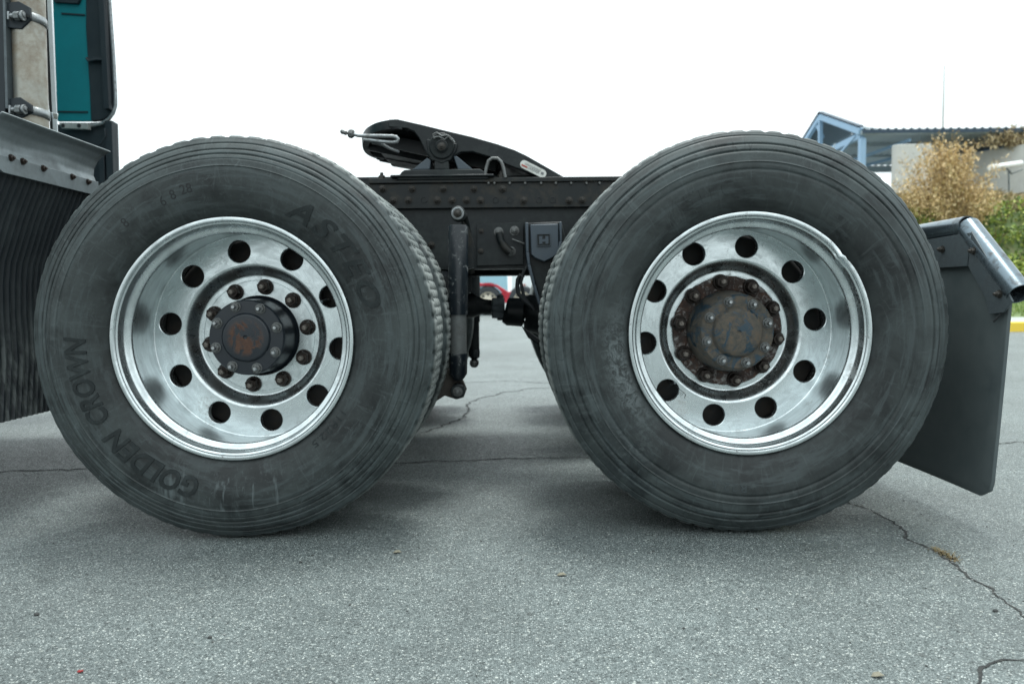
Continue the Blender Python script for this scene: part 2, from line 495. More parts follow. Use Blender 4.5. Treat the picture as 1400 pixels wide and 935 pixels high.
# ---- asphalt
def asphalt():
    m, t, b = newmat('weathered_asphalt')
    v = coords(t)
    def vor(scale, feat='F1', rnd=1.0):
        n = N(t, 'ShaderNodeTexVoronoi', feature=feat, i_Scale=scale, i_Randomness=rnd)
        wv = mixc(t, 0.0035, v, N(t, 'ShaderNodeTexNoise', i_Scale=60.0).outputs[1], 'ADD')
        t.links.new(wv, n.inputs['Vector'])
        return n
    s1 = vor(275.0); s2 = vor(140.0); s3 = vor(430.0)
    sep1 = N(t, 'ShaderNodeSeparateColor'); t.links.new(s1.outputs['Color'], sep1.inputs[0])
    sep2 = N(t, 'ShaderNodeSeparateColor'); t.links.new(s2.outputs['Color'], sep2.inputs[0])
    stone = ramp(t, sep1.outputs[0], [(0.0, (0.025, 0.032, 0.033)), (0.35, (0.105, 0.125, 0.127)), (0.70, (0.175, 0.200, 0.202)), (0.90, (0.26, 0.285, 0.285)), (1.0, (0.44, 0.46, 0.45))])
    edge1 = ramp(t, s1.outputs['Distance'], [(0.40, 1), (0.60, 0)])
    binder = ramp(t, noise(t, v, 300, 3, 0.6), [(0.3, (0.035, 0.045, 0.047)), (0.7, (0.145, 0.167, 0.168))])
    c = mixc(t, edge1, binder, stone)
    big = ramp(t, sep2.outputs[1], [(0.90, 0), (0.92, 1)])
    edge2 = ramp(t, s2.outputs['Distance'], [(0.30, 1), (0.45, 0)])
    bigc = ramp(t, sep2.outputs[0], [(0.2, (0.05, 0.06, 0.062)), (0.5, (0.17, 0.185, 0.18)), (0.9, (0.36, 0.38, 0.36))])
    c = mixc(t, mixc(t, big, (0, 0, 0), edge2), c, bigc)
    # large, faint patches and oil marks
    l1 = ramp(t, noise(t, v, 0.9, 5, 0.6, 0.4), [(0.3, 0.72), (0.7, 1.14)])
    l2 = ramp(t, noise(t, v, 5.0, 5, 0.6, 0.4), [(0.3, 0.90), (0.7, 1.10)])
    l3 = ramp(t, noise(t, v, 26.0, 3, 0.6), [(0.3, 0.90), (0.7, 1.10)])
    for l in (l1, l2, l3): c = mixc(t, 1.0, c, l, 'MULTIPLY')
    c = mixc(t, 1.0, c, (0.995, 1.01, 0.985), 'MULTIPLY')
    # fine hairline crazing and a few dark drips
    cz = N(t, 'ShaderNodeTexVoronoi', feature='DISTANCE_TO_EDGE', i_Scale=16.0)
    wv2 = mixc(t, 0.10, v, N(t, 'ShaderNodeTexNoise', i_Scale=18.0, i_Detail=6.0).outputs[1], 'ADD'); t.links.new(wv2, cz.inputs['Vector'])
    czl = ramp(t, cz.outputs['Distance'], [(0.0, 1), (0.018, 0)])
    czm = ramp(t, noise(t, v, 2.3, 4), [(0.56, 0), (0.66, 0.6)])
    c = mixc(t, mixc(t, 1.0, czl, czm, 'MULTIPLY'), c, (0.04, 0.045, 0.045))
    dr = N(t, 'ShaderNodeTexVoronoi', i_Scale=7.0); wv3 = mixc(t, 0.05, v, N(t, 'ShaderNodeTexNoise', i_Scale=40.0, i_Detail=4.0).outputs[1], 'ADD'); t.links.new(wv3, dr.inputs['Vector'])
    c = mixc(t, ramp(t, dr.outputs['Distance'], [(0.035, 0.55), (0.075, 0)]), c, (0.035, 0.04, 0.038))
    t.links.new(c, b.inputs['Base Color'])
    rr = ramp(t, sep1.outputs[1], [(0.0, 0.34), (0.4, 0.55), (1.0, 0.85)])
    t.links.new(rr, b.inputs['Roughness'])
    b.inputs['Specular IOR Level'].default_value = 0.5
    h1 = mixc(t, edge1, (0, 0, 0), sep1.outputs[2])
    h = mixc(t, 0.35, h1, noise(t, v, 420, 3))
    h = mixc(t, 0.2, h, noise(t, v, 40, 4))
    bump(t, b, h, 1.0, 0.0032)
    return m
M['asphalt'] = asphalt()
M['crack'] = grime('crack_bottom_dirt', (0.016, 0.018, 0.018), (0.05, 0.05, 0.045), 0.95, scale=60, lo=.5, hi=.7)

# ------------------------------------------------------------------ ground
def grid_sheet(x0, x1, y0, y1, nx, ny, fz):
    mb = MB()
    xs = np.linspace(x0, x1, nx); ys = np.linspace(y0, y1, ny)
    mb.sheet([[(x, y, fz(x, y)) for x in xs] for y in ys])
    return mb
mb = MB()
xs = [-600, -60, -12] + list(np.linspace(-6, 6, 49)) + [12, 60, 600]
ys = [-300, -30, -8] + list(np.linspace(-3, 6, 37)) + [12, 30, 120, 900]
def gz(x, y):
    if abs(x) < 6.5 and -3.2 < y < 6.2:
        return 0.0 if (abs(x + .05) < 2.2 and -0.6 < y < 3) else 0.0
    return 0.0
mb.sheet([[(x, y, gz(x, y)) for x in xs] for y in ys])
tag(part('asphalt_ground', mb, M['asphalt'], org=(0, 0, 0)), 'weathered grey asphalt yard with exposed stone chips', kind='structure')

def crack(pts, w0, name='asphalt_crack', seed=0, lab='dark crack in the asphalt', sub=16):
    rr = random.Random(seed)
    W = [G(*p) for p in pts]
    rows = []; path = []
    for i in range(len(W) - 1):
        n = max(3, int((W[i + 1] - W[i]).length / 0.010)); n = min(n, 120)
        for k in range(n): path.append(W[i].lerp(W[i + 1], k / n))
    path.append(W[-1])
    off = 0; wd = w0
    for i, p in enumerate(path):
        a = path[max(0, i - 1)]; c = path[min(len(path) - 1, i + 1)]
        d = (c - a).normalized(); nrm = Vector((-d.y, d.x, 0))
        off = off * 0.86 + rr.uniform(-1, 1) * w0 * 1.0
        wd = wd * 0.6 + 0.4 * w0 * rr.choice((0.3, 0.6, 1.0, 1.3, 1.9))
        q = p + nrm * off
        e = 0.4 if i in (0, len(path) - 1) else 1.0
        rows.append([(q - nrm * wd * e * .5 + Vector((0, 0, .0015))), (q + nrm * wd * e * .5 + Vector((0, 0, .0015)))])
    mb = MB(); mb.sheet(rows)
    for _ in range(len(rows) // 9):                       # crumbled bites and short side branches
        i = rr.randrange(1, len(rows) - 1); c_ = (Vector(rows[i][0]) + Vector(rows[i][1])) / 2 + Vector((0, 0, .0003))
        if rr.random() < .7:
            q_ = []; rad = w0 * rr.uniform(.5, 1.3)
            for k in range(7): q_.append(c_ + Vector((math.cos(k * .9) * rad * rr.uniform(.5, 1.3), math.sin(k * .9) * rad * rr.uniform(.5, 1.2), 0)))
            mb.add(q_, [tuple(range(7))])
        else:
            a_ = rr.uniform(0, 6.28); L_ = w0 * rr.uniform(3, 9); pts_ = [c_]
            for k in range(4): a_ += rr.uniform(-.6, .6); pts_.append(pts_[-1] + Vector((math.cos(a_), math.sin(a_), 0)) * L_ / 4)
            n_ = Vector((-math.sin(a_), math.cos(a_), 0))
            mb.sheet([[p_ - n_ * w0 * .16 * (1 - k / 5), p_ + n_ * w0 * .16 * (1 - k / 5)] for k, p_ in enumerate(pts_)])
    o = part(name, mb, M['crack'], fixn=False)
    tag(o, lab, kind='structure')
    return [((Vector(r[0]) + Vector(r[1])) / 2) for r in rows]
cA = crack([(1150, 684), (1168, 690), (1195, 700), (1225, 718), (1238, 735), (1262, 745), (1290, 762), (1320, 790), (1345, 803), (1375, 822), (1410, 846)], 0.006, seed=1, lab='long crack running from the right tyre to the right edge of the photo')
crack([(1336, 945), (1345, 918), (1365, 908), (1410, 902)], 0.004, seed=2, lab='short crack at the bottom right corner')
crack([(470, 636), (550, 633), (620, 630), (700, 627), (810, 625)], 0.008, seed=3, lab='crack across the shaded asphalt between the wheels')
crack([(575, 592), (605, 582), (635, 570), (638, 555), (655, 545), (690, 537), (720, 532), (760, 530)], 0.010, seed=4, lab='bent crack beyond the left wheel')
crack([(600, 526), (640, 523), (690, 521), (760, 525)], 0.010, seed=5, lab='faint crack far under the truck')
crack([(1330, 611), (1370, 607), (1410, 604)], 0.008, seed=6, lab='crack right of the mud flap')
crack([(-40, 646), (30, 643), (90, 641), (170, 640)], 0.010, seed=7, lab='crack in the shade left of the left tyre')
crack([(560, 497), (640, 493), (740, 495)], 0.010, seed=8, lab='hairline crack farthest under the truck')

# loose grit: nobody could count it
def pebbles(n, name, mat, rs, area, seed, kind='stuff', label=''):
    rr = random.Random(seed); mb = MB()
    base = [(0, 0, 1), (.9, 0, .3), (.28, .85, .3), (-.72, .53, .3), (-.72, -.53, .3), (.28, -.85, .3), (0, 0, -.5)]
    fs = [(0, 1, 2), (0, 2, 3), (0, 3, 4), (0, 4, 5), (0, 5, 1), (6, 2, 1), (6, 3, 2), (6, 4, 3), (6, 5, 4), (6, 1, 5)]
    for _ in range(n):
        x, y = area(rr)
        r = rr.uniform(*rs) * rr.choice((.6, .8, 1, 1.3)); a = rr.uniform(0, 6.28); sx = rr.uniform(.8, 1.5); sz = rr.uniform(.4, .8)
        ca, sa = math.cos(a), math.sin(a)
        vs = []
        for p in base:
            q = (p[0] * r * sx * rr.uniform(.8, 1.2), p[1] * r * rr.uniform(.8, 1.2), p[2] * r * sz)
            vs.append((x + q[0] * ca - q[1] * sa, y + q[0] * sa + q[1] * ca, q[2] + r * .2))
        mb.add(vs, fs)
    return tag(part(name, mb, mat, flat=True), label, kind=kind)
def near(rr):
    return rr.uniform(-1.8, 1.8), rr.uniform(-1.2, 1.8)
M['stone_l'] = grime('pale_grit', (0.22, 0.235, 0.23), (0.12, 0.125, 0.12), 0.8, scale=40)
M['stone_d'] = grime('dark_grit', (0.025, 0.028, 0.028), (0.06, 0.06, 0.055), 0.8, scale=40)
pebbles(2600, 'loose_grit', M['stone_l'], (.0010, .0024), near, 1, label='pale grit lying loose on the asphalt')
pebbles(800, 'loose_dark_grit', M['stone_d'], (.0010, .0026), near, 2, label='dark grit lying loose on the asphalt')
def alongA(rr):
    p = rr.choice(cA); return p.x + rr.gauss(0, .012), p.y + rr.gauss(0, .012)
pebbles(420, 'crack_grit', M['stone_l'], (.0010, .0030), alongA, 3, label='grit gathered along the crack beside the right tyre')

# dead weed in the crack, red chip, small stones seen one by one
M['weed'] = grime('dead_weed', (0.13, 0.095, 0.045), (0.07, 0.08, 0.03), 0.8, scale=60)
mb = MB(); rr = random.Random(5)
for _ in range(150):
    t_ = rr.random(); c0 = G(1278 + 28 * t_, 751 + 16 * t_)
    p = Vector((c0.x + rr.gauss(0, .006), c0.y + rr.gauss(0, .006), .001)); a = rr.uniform(0, 6.28); L = rr.uniform(.006, .018)
    d = Vector((math.cos(a), math.sin(a), rr.uniform(.1, .8))) * L; s_ = Vector((-math.sin(a), math.cos(a), 0)) * .0011
    mb.add([p - s_, p + s_, p + d * .6 + s_, p + d, p + d * .6 - s_], [(0, 1, 2, 3, 4)])
tag(part('dead_weed', mb, M['weed'], flat=True, fixn=False), 'brown dead weed tuft growing in the long crack', 'weed')
M['red_chip'] = grime('red_chip', (0.26, 0.02, 0.02), (0.15, 0.02, 0.02), 0.5, scale=40)
mb = MB(); c0 = G(110, 919)
mb.prism([c0 + Vector(q) * .75 for q in ((-.006, -.003, .002), (.001, -.004, .002), (.006, .001, .002), (.004, .004, .002), (-.002, .001, .002), (-.004, .004, .002))], (0, 0, .002))
tag(part('red_fragment', mb, M['red_chip']), 'tiny red plastic fragment on the asphalt at the lower left', 'litter')
for (px, py, r_, lb) in [(50, 841, .0042, 'black pebble on the asphalt near the left edge'), (287, 872, .0035, 'black pebble on the asphalt below the left wheel'), (1361, 836, .0042, 'dark pebble beside the long crack'), (411, 769, .003, 'dark pebble just below the left tyre')]:
    mb = MB(); c0 = G(px, py); mb.sphere((c0.x, c0.y, r_ * .6), r_, 8, (1.3, .9, .7))
    tag(part('pebble', mb, M['stone_d']), lb, 'pebble', 'dark pebbles on the asphalt')
M['leaf'] = grime('dry_leaf', (0.17, 0.16, 0.12), (0.1, 0.09, 0.06), 0.8, scale=60)
for (px, py, lb) in [(768, 787, 'dry curled leaf below and between the wheels'), (543, 756, 'dry leaf just right of the left tyre foot'), (1200, 925, 'flat dark leaf at the bottom edge of the photo')]:
    mb = MB(); c0 = G(px, py)
    pts = [(-.011, 0, .001), (-.005, -.005, .003), (.003, -.005, .004), (.011, 0, .002), (.004, .005, .006), (-.005, .005, .005)]
    mb.prism([c0 + Vector(q) for q in pts], (0, 0, .0007))
    tag(part('dry_leaf', mb, M['leaf'], flat=True), lb, 'leaf', 'dry leaves on the asphalt')

# ------------------------------------------------------------------ tyre
def tyre_profile(kind):
    pts = [(.297, .020), (.306, .008), (.313, -.001), (.325, -.010), (.35, -.020), (.385, -.0265), (.42, -.0255), (.45, -.0185), (.475, -.008), (.495, .004), (.507, .013)]
    r = np.array([p[0] for p in pts]); y = np.array([p[1] for p in pts])
    rs = np.concatenate([np.linspace(.297, .40, 22), np.linspace(.4015, .508, 110)])
    ys = np.interp(rs, r, y)
    k = np.ones(5) / 5
    for _ in range(2):
        yp = np.pad(ys, 2, mode='edge'); yn = np.convolve(yp, k, 'valid'); yn[0] = ys[0]; yn[-1] = ys[-1]; ys = yn
    if kind == 1:
        g = [(.4925, .0030, .0018), (.475, .0032, .0018), (.4625, .0034, .0020), (.450, .0014, .0015)]; step = .431
    else:
        g = [(.498, .0020, .0018), (.475, .0042, .0026), (.457, .0042, .0026), (.409, .0024, .0035)]; step = .4275
    for c, d, wd in g: ys = ys + d * np.exp(-((rs - c) / wd) ** 2)
    ys = ys + .0016 / (1 + np.exp((rs - step) / .0009)) - .0014 * np.exp(-((rs - step - .001) / .0013) ** 2)
    ys = ys - .0012 * np.exp(-((rs - .335) / .003) ** 2) - .0012 * np.exp(-((rs - .322) / .0025) ** 2)
    return rs, ys
TP = {1: tyre_profile(1), 2: tyre_profile(2)}
HUBZ = 0.5175
TW = 0.230                                       # far face is mirrored about TW/2
def tyre_mesh(kind, simple=False):
    rs, ys = TP[kind]
    if simple: rs = rs[::5]; ys = ys[::5]
    prof = [(r, y, 0) for r, y in zip(rs, ys)]
    sh = [(.5105, .0165, 1), (.5135, .0205, 1), (.5155, .026, 1), (.5165, .034, 1)]
    half = [(.5170, .0395, 1)]
    gs = [.049, .089]
    for gc in gs:
        half += [(.518, gc - .0055, int(gc < .06)), (.5175, gc - .0045, int(gc < .06)), (.5095, gc - .0035, 0), (.5090, gc, 0), (.5095, gc + .0035, 0), (.5175, gc + .0045, 0), (.518, gc + .0055, 0)]
    half += [(.5185, .105, 0)]
    h = prof + sh + half
    full = h + [(r, TW - y, f) for r, y, f in reversed(h)]
    n = 68 if simple else 68 * 8
    mb = MB(); vs = []; m = len(full)
    rr = random.Random(kind)
    wear = [rr.uniform(.55, 1.15) for _ in range(68)]
    amp = .0075 if kind == 1 else .0045
    for k in range(n):
        a = 2 * PI * k / n; ca, sa = math.cos(a), math.sin(a)
        ph = (k % 8) / 8.0; blk = (k // 8) % 68
        notch = ((.55, 1.0, .55)[k % 8] if k % 8 < 3 else 0) if not simple else 0
        sipe = (k % 4 == 1) and not simple
        zig = (abs(((k % 16) / 16.0) - .5) * 4 - 1) * .0022
        wob = .0006 * math.sin(a * 7 + 1) + .0004 * math.sin(a * 19)
        for r, y, f in full:
            q = r; yy = y
            if f: q = r - amp * notch * wear[blk]
            if .035 < y < .19 and r > .505:
                yy = y + (zig if not simple else 0)
                if sipe and r > .515: q = r - .0034
            if r > .44: q += wob * (r - .44) / .07
            if .40 < r < .5: q += (.0008 * math.sin(a * 3 + kind) + .0006 * math.sin(a * 8 + 2 * kind)) * math.sin(PI * (r - .40) / .10)
            z = q * sa
            x = q * ca
            lim = -HUBZ + .0004
            if z < lim: z = lim
            if sa < -.8 and .33 < r < .51:            # slight bulge where the tyre carries the load
                bl = (-sa - .8) / .2
                yy += (-.007 if y < TW / 2 else .007) * bl * bl * math.sin(PI * (r - .33) / .18)
            vs.append((x, yy, z))
    fs = []
    for k in range(n):
        k2 = (k + 1) % n
        for i in range(m - 1):
            fs.append((k * m + i, k * m + i + 1, k2 * m + i + 1, k2 * m + i))
    mb.add(vs, fs)
    return mb

# ------------------------------------------------------------------ rim
DY = 0.172
def rim_mb(holea, damaged=False):
    mb = MB()
    front = [(.302, .030), (.306, .018), (.3090, .011), (.3100, .004), (.3080, -.0010), (.3040, -.0022), (.3000, -.0015), (.2972, .0015), (.2962, .0045), (.2940, .0055), (.2920, .0065), (.2908, .0100), (.2892, .0170), (.2875, .0235), (.2855, .0275), (.2820, .0300), (.2775, .0312), (.2740, .0328), (.2716, .0360), (.2708, .0400), (.2712, .0440), (.2735, .060), (.2765, .090), (.2790, .125), (.2808, .150), (.2815, .160), (.2812, .1670), (.2800, .1708), (.2782, .1720)]
    mb.lathe([(r, y) for r, y in front], 192)
    inner = [(.1995, DY), (.1965, .1728), (.1925, .1752), (.1875, .1805), (.1825, .1880), (.1780, .1960), (.1745, .2020), (.1710, .2060), (.1675, .2077), (.1650, .2076), (.1560, .2075), (.1552, .2085), (.1544, .2075), (.1130, .2075), (.1110, .2095), (.1105, .235)]
    mb.lathe(inner, 160)
    # disc with ten hand holes
    r0, r1 = .1995, .2785; rc = .2365; rh = .0325; hw = PI / 10
    nn = 48
    for s_ in range(10):
        A = holea + s_ * 2 * PI / 10
        rings = [[], [], [], []]
        for k in range(nn):
            q4 = k // 12; w4 = (k % 12) / 12.0
            hu_p, hu_m, hv = r1 - rc, rc - r0, hw * rc
            cs = [(hu_p, -hv), (hu_p, hv), (-hu_m, hv), (-hu_m, -hv), (hu_p, -hv)]
            bu = cs[q4][0] * (1 - w4) + cs[q4 + 1][0] * w4; bv = cs[q4][1] * (1 - w4) + cs[q4 + 1][1] * w4
            L_ = math.hypot(bu, bv); dx, dy = bu / L_, bv / L_
            br, ba = rc + bu, A + bv / rc
            B = Vector((br * math.cos(ba), 0, br * math.sin(ba)))
            cx, cz = rc * math.cos(A), rc * math.sin(A)
            er = Vector((math.cos(A), 0, math.sin(A))); et = Vector((-math.sin(A), 0, math.cos(A)))
            H = Vector((cx, 0, cz)) + er * rh * dx + et * rh * dy
            Hi = Vector((cx, 0, cz)) + er * (rh - .0016) * dx + et * (rh - .0016) * dy
            rings[0].append(B + Vector((0, DY, 0)))
            rings[1].append(H + Vector((0, DY, 0)))
            rings[2].append(Hi + Vector((0, DY + .0014, 0)))
            rings[3].append(Hi + Vector((0, DY + .020, 0)))
        vs = [p for rg in rings for p in rg]; fs = []
        for i in range(3):
            for k in range(nn):
                k2 = (k + 1) % nn
                fs.append((i * nn + k, i * nn + k2, (i + 1) * nn + k2, (i + 1) * nn + k))
        mb.add(vs, fs)
    mb.lathe([(.2822, .168), (.2822, .195), (.280, .215), (.281, .240), (.285, .242)], 120)
    if damaged:
        for i, p in enumerate(mb.v):
            r = math.hypot(p[0], p[2]); a = math.degrees(math.atan2(p[2], p[0])) % 360
            if r > .288:
                d = math.exp(-((a - 40.5) / 4.2) ** 2)
                j = .0022 * math.sin(a * 5.1) + .0016 * math.sin(a * 11.3)
                k = 1 - d * (.007 + j) / r * .8
                mb.v[i] = (p[0] * k, p[1] + d * .006 * math.sin(a * 3), p[2] * k)
    return mb

def hexnut(rh, h, rf, hf, rs, hs, nwash=20):
    """flanged nut with its stud, standing along -Y from y=0; materials 0 nut, 1 stud"""
    mb = MB()
    mb.lathe([(.0001, 0.002), (rf, .002), (rf, -hf * .6), (rf * .93, -hf), (rh * .95, -hf)], nwash)
    for (ya, yb, ra, rb) in ((-hf * .5, -h * .85, rh, rh), (-h * .85, -h, rh, rh * .86)):
        vs = []
        for y_, r_ in ((ya, ra), (yb, rb)):
            for k in range(6): vs.append((r_ * math.cos(PI / 3 * k), y_, r_ * math.sin(PI / 3 * k)))
        mb.add(vs, [(k, (k + 1) % 6, (k + 1) % 6 + 6, k + 6) for k in range(6)])
        if rb != ra: mb.add(vs[6:], [tuple(range(6))])
    mb.mi = 1
    mb.lathe([(rs, -h * .9), (rs, -h - hs * .8), (rs * .72, -h - hs), (.0002, -h - hs)], 14)
    return mb
lug_me = mesh_from('wheel_nut', hexnut(.0180, .027, .0222, .008, .0075, .013), [M['nut'], M['studtip']])
cap_me = mesh_from('hub_bolt', hexnut(.0115, .010, .0142, .003, .0055, .012), [M['capnut'], M['stud']])

def hub_mb(kind):
    mb = MB()
    if kind == 1:
        pr = [(.1085, .230), (.1085, .212), (.1050, .208), (.1035, .200), (.1022, .130), (.1015, .1120), (.1005, .1070), (.0980, .1045), (.0660, .1035), (.0640, .1015), (.0625, .0985), (.0605, .0970), (.0580, .0968), (.045, .0955), (.022, .0945), (.0065, .0945), (.0045, .0975), (.0002, .0980)]
    else:
        pr = [(.1130, .222), (.1135, .200), (.1118, .196), (.1100, .170), (.1050, .128), (.1000, .1150), (.0985, .1110), (.0955, .1085), (.0690, .1075), (.0665, .1050), (.0640, .1000), (.0600, .0965), (.045, .0925), (.022, .0905), (.0065, .0905), (.0045, .0935), (.0002, .0940)]
    mb.lathe(pr, 96)
    return mb

def text_on_wheel(s, size, r0, phi0, wscale, tk, parent, mat, wloc, name='raised_lettering', h=.0011, shear=0.0, adv=None, off=.0, span=None, label=None):
    """letters laid clockwise round the sidewall, tops outward"""
    cu = bpy.data.curves.new('t', 'FONT'); cu.body = s; cu.size = size; cu.shear = shear; cu.offset = off * size
    cu.space_character = adv or 1.0; cu.extrude = 0.5; cu.resolution_u = 3
    o = bpy.data.objects.new('t', cu); C.objects.link(o)
    dg = bpy.context.evaluated_depsgraph_get(); dg.update()
    me = bpy.data.meshes.new_from_object(o.evaluated_get(dg))
    bpy.data.objects.remove(o)
    bm = bmesh.new(); bm.from_mesh(me)
    mxx = max(v.co.x for v in bm.verts); mxy = max(v.co.y for v in bm.verts)
    for st_, hi_, nv in ((.009, mxx, (1, 0, 0)), (.009, mxy, (0, 1, 0))):
        k_ = st_
        while k_ < hi_:
            bmesh.ops.bisect_plane(bm, geom=bm.verts[:] + bm.edges[:] + bm.faces[:], plane_co=(nv[0] * k_, nv[1] * k_, 0), plane_no=nv); k_ += st_
    rs, ys = TP[tk]
    if span: wscale = R(span) * r0 / max(v.co.x for v in bm.verts)
    for v in bm.verts:
        x, y, z = v.co
        r = r0 + y; a = R(phi0) - x * wscale / r0
        yy = float(np.interp(r, rs, ys))
        if math.sin(a) < -.8 and .33 < r < .51: yy -= .007 * ((-math.sin(a) - .8) / .2) ** 2 * math.sin(PI * (r - .33) / .18)
        v.co = (r * math.cos(a), yy + (.001 if z < 0 else -h), r * math.sin(a))
    bmesh.ops.recalc_face_normals(bm, faces=bm.faces)
    bm.to_mesh(me); bm.free()
    me.name = name; me.materials.clear(); me.materials.append(mat)
    me.polygons.foreach_set('material_index', [0] * len(me.polygons))
    ob = link(name, me, parent, wloc)
    if label: ob['label'] = label
    return ob

# ------------------------------------------------------------------ the truck
truck = empty('semi_truck', (-0.05, 1.2, 0))
tag(truck, 'black-framed tractor truck with teal cab, two big tandem wheels and an empty fifth wheel', 'truck')

HL = P(316.5, 463.5, 0.0); HR = P(1026, 456, 0.0)
tyre_me = {}
for k in (1, 2):
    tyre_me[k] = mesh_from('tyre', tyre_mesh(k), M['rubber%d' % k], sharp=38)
tyre_s = mesh_from('tyre', tyre_mesh(1, True), M['rubber1'], sharp=45)
rim_plain = mesh_from('rim', rim_mb(.3), M['alu1'])
mb = MB(); mb.lathe([(.279, .246), (.268, .238), (.206, .236)], 64); mb.lathe([(.10, .225), (.205, .23), (.208, .235), (.208, .24), (.204, .25), (.204, .42), (.21, .43), (.21, .45), (.1, .46)], 64)  # first ring is an added dark plate that blacks out the hand holes
drum_me = mesh_from('brake_drum_shade_ring', mb, M['drum'])

def wheel(kind, hub, lab):
    w_ = empty('wheel', (hub.x, 0, HUBZ), truck)
    w_['label'] = lab
    wl = Vector((hub.x, 0, HUBZ))
    link('tyre', tyre_me[kind], w_, wl)
    A = R(99.1 if kind == 1 else 79.4)
    link('rim', mesh_from('rim', rim_mb(A, kind == 2), M['alu%d' % kind]), w_, wl)
    link('hub', mesh_from('hub', hub_mb(kind), M['hub_l' if kind == 1 else 'hub_r']), w_, wl)
    link('brake_drum_shade_ring', drum_me, w_, wl)
    yb = .2075
    if kind == 2:
        mb = MB(); mb.lathe([(.1535, .2085), (.1530, .2030), (.1500, .2005), (.1420, .1998), (.1200, .2000), (.1140, .2020), (.1120, .21)], 120)
        rr_ = random.Random(3)
        vs = []
        for p in mb.v:
            r = math.hypot(p[0], p[2]); a = math.atan2(p[2], p[0])
            q = 1 + (.004 * math.sin(a * 9) + .003 * math.sin(a * 23 + 1) + .002 * math.sin(a * 41)) * (1 if r > .14 else 0)
            vs.append((p[0] * q, p[1], p[2] * q))
        mb.v = vs
        link('rusty_flange', mesh_from('rusty_flange', mb, M['rust']), w_, wl)
        yb = .2005
    a0 = R(81.3 if kind == 1 else 98.5)
    for i in range(10):
        a = a0 + i * 2 * PI / 10
        o = link('wheel_nut', lug_me, w_, wl + Vector((.138 * math.cos(a), yb, .138 * math.sin(a))))
        o.rotation_euler = (0, random.uniform(0, 1), 0)
    a0 = R(62.6 if kind == 1 else 61.4); rb = .0862 if kind == 1 else .0845; yb = .1040 if kind == 1 else .1080
    for i in range(8):
        a = a0 + i * PI / 4
        o = link('hub_bolt', cap_me, w_, wl + Vector((rb * math.cos(a), yb, rb * math.sin(a))))
        o.rotation_euler = (0, random.uniform(0, 1), 0)
    if kind == 1:
        text_on_wheel('GOLDEN', .072, .359, 257.5, 1, 1, w_, M['letter'], wl, off=.022, shear=.12, adv=1.0, h=.0024, span=40.5)
        text_on_wheel('CROWN', .072, .359, 212.8, 1, 1, w_, M['letter'], wl, off=.022, shear=.12, adv=1.0, h=.0024, span=34.5)
        text_on_wheel('ASTEO', .074, .345, 64, 1, 1, w_, M['letter'], wl, off=.020, shear=.3, adv=1.25, h=.0020, span=52)
        text_on_wheel('11R22.5', .026, .328, -32, 1.0, 1, w_, M['letter'], wl, h=.001, span=21)
        for s_, ph, r_ in (('8', 131, .372), ('6', 114.6, .366), ('8', 110.2, .371), ('28', 106, .375)):
            text_on_wheel(s_, .034, r_, ph, .9, 1, w_, M['engrave'], wl, name='stamped_number', h=.0005)
    else:
        text_on_wheel('R22.5', .030, .378, -92, 1.1, 2, w_, M['letter2'], wl, h=.0009, adv=1.2)
        text_on_wheel('ASTEO', .066, .345, 243, 1.15, 2, w_, M['rubber2'], wl, off=.01, shear=.2, adv=1.1, h=.0007, span=34)
        text_on_wheel('ASTEO', .056, .352, 124, 1.0, 2, w_, M['rubber2'], wl, off=.01, adv=1.05, h=.0006, span=28)
        # stamped data plate outline on the disc
        mb = MB(); c0 = Vector((0, DY - .0006, 0))
        er_a = R(229)
        er = Vector((math.cos(er_a), 0, math.sin(er_a))); et = Vector((-math.sin(er_a), 0, math.cos(er_a)))
        def Q(u, v): return wl + c0 + er * (.222 + u) + et * v
        for a_, b_ in (((-.010, -.026), (-.010, .022)), ((-.010, .022), (.000, .026)), ((-.010, -.026), (.008, -.028))):
            mb.bar(Q(*a_), Q(*b_), .0012, .0008, (0, 1, 0))
        for j in range(3):
            for i in range(9):
                if (i * 7 + j * 3) % 5: mb.bar(Q(-.005 + j * .004, -.020 + i * .0042), Q(-.005 + j * .004, -.0175 + i * .0042), .0011, .0006, (0, 1, 0))
        part('data_stamp', mb, M['black'], w_)
    # valve stem through a hand hole
    mb = MB()
    a = A + (R(-72) if kind == 1 else R(144)); b_ = wl + Vector((.215 * math.cos(a), .20, .215 * math.sin(a)))
    mb.tube([b_ + Vector((0, .03, 0)), b_, b_ + Vector((-.008 * math.cos(a), -.02, -.008 * math.sin(a)))], [.004, .004, .0035], 10)
    part('valve_stem', mb, M['stud'], w_)
    return w_
wheel(1, HL, 'forward tandem wheel with a black hub cap and raised tyre lettering')
wheel(2, HR, 'rear tandem wheel with a rusty flange and a scuffed tyre')

def plain_wheel(x, y, flip, lab, full=False):
    w_ = empty('wheel', (x, y, HUBZ), truck); w_['label'] = lab
    wl = Vector((x, y, HUBZ))
    for nm, me in (('tyre', tyre_me[1] if full else tyre_s), ('rim', rim_plain)):
        o = link(nm, me, w_, wl)
        if flip: o.rotation_euler = (0, 0, PI)
for hx, nm in ((HL.x, 'forward'), (HR.x, 'rear')):
    plain_wheel(hx, .343 + TW, True, 'inner dual wheel of the %s axle on the near side' % nm, True)
    plain_wheel(hx, 1.80, False, 'inner dual wheel of the %s axle on the far side' % nm)
    plain_wheel(hx, 2.143 + TW, True, 'outer dual wheel of the %s axle on the far side' % nm)

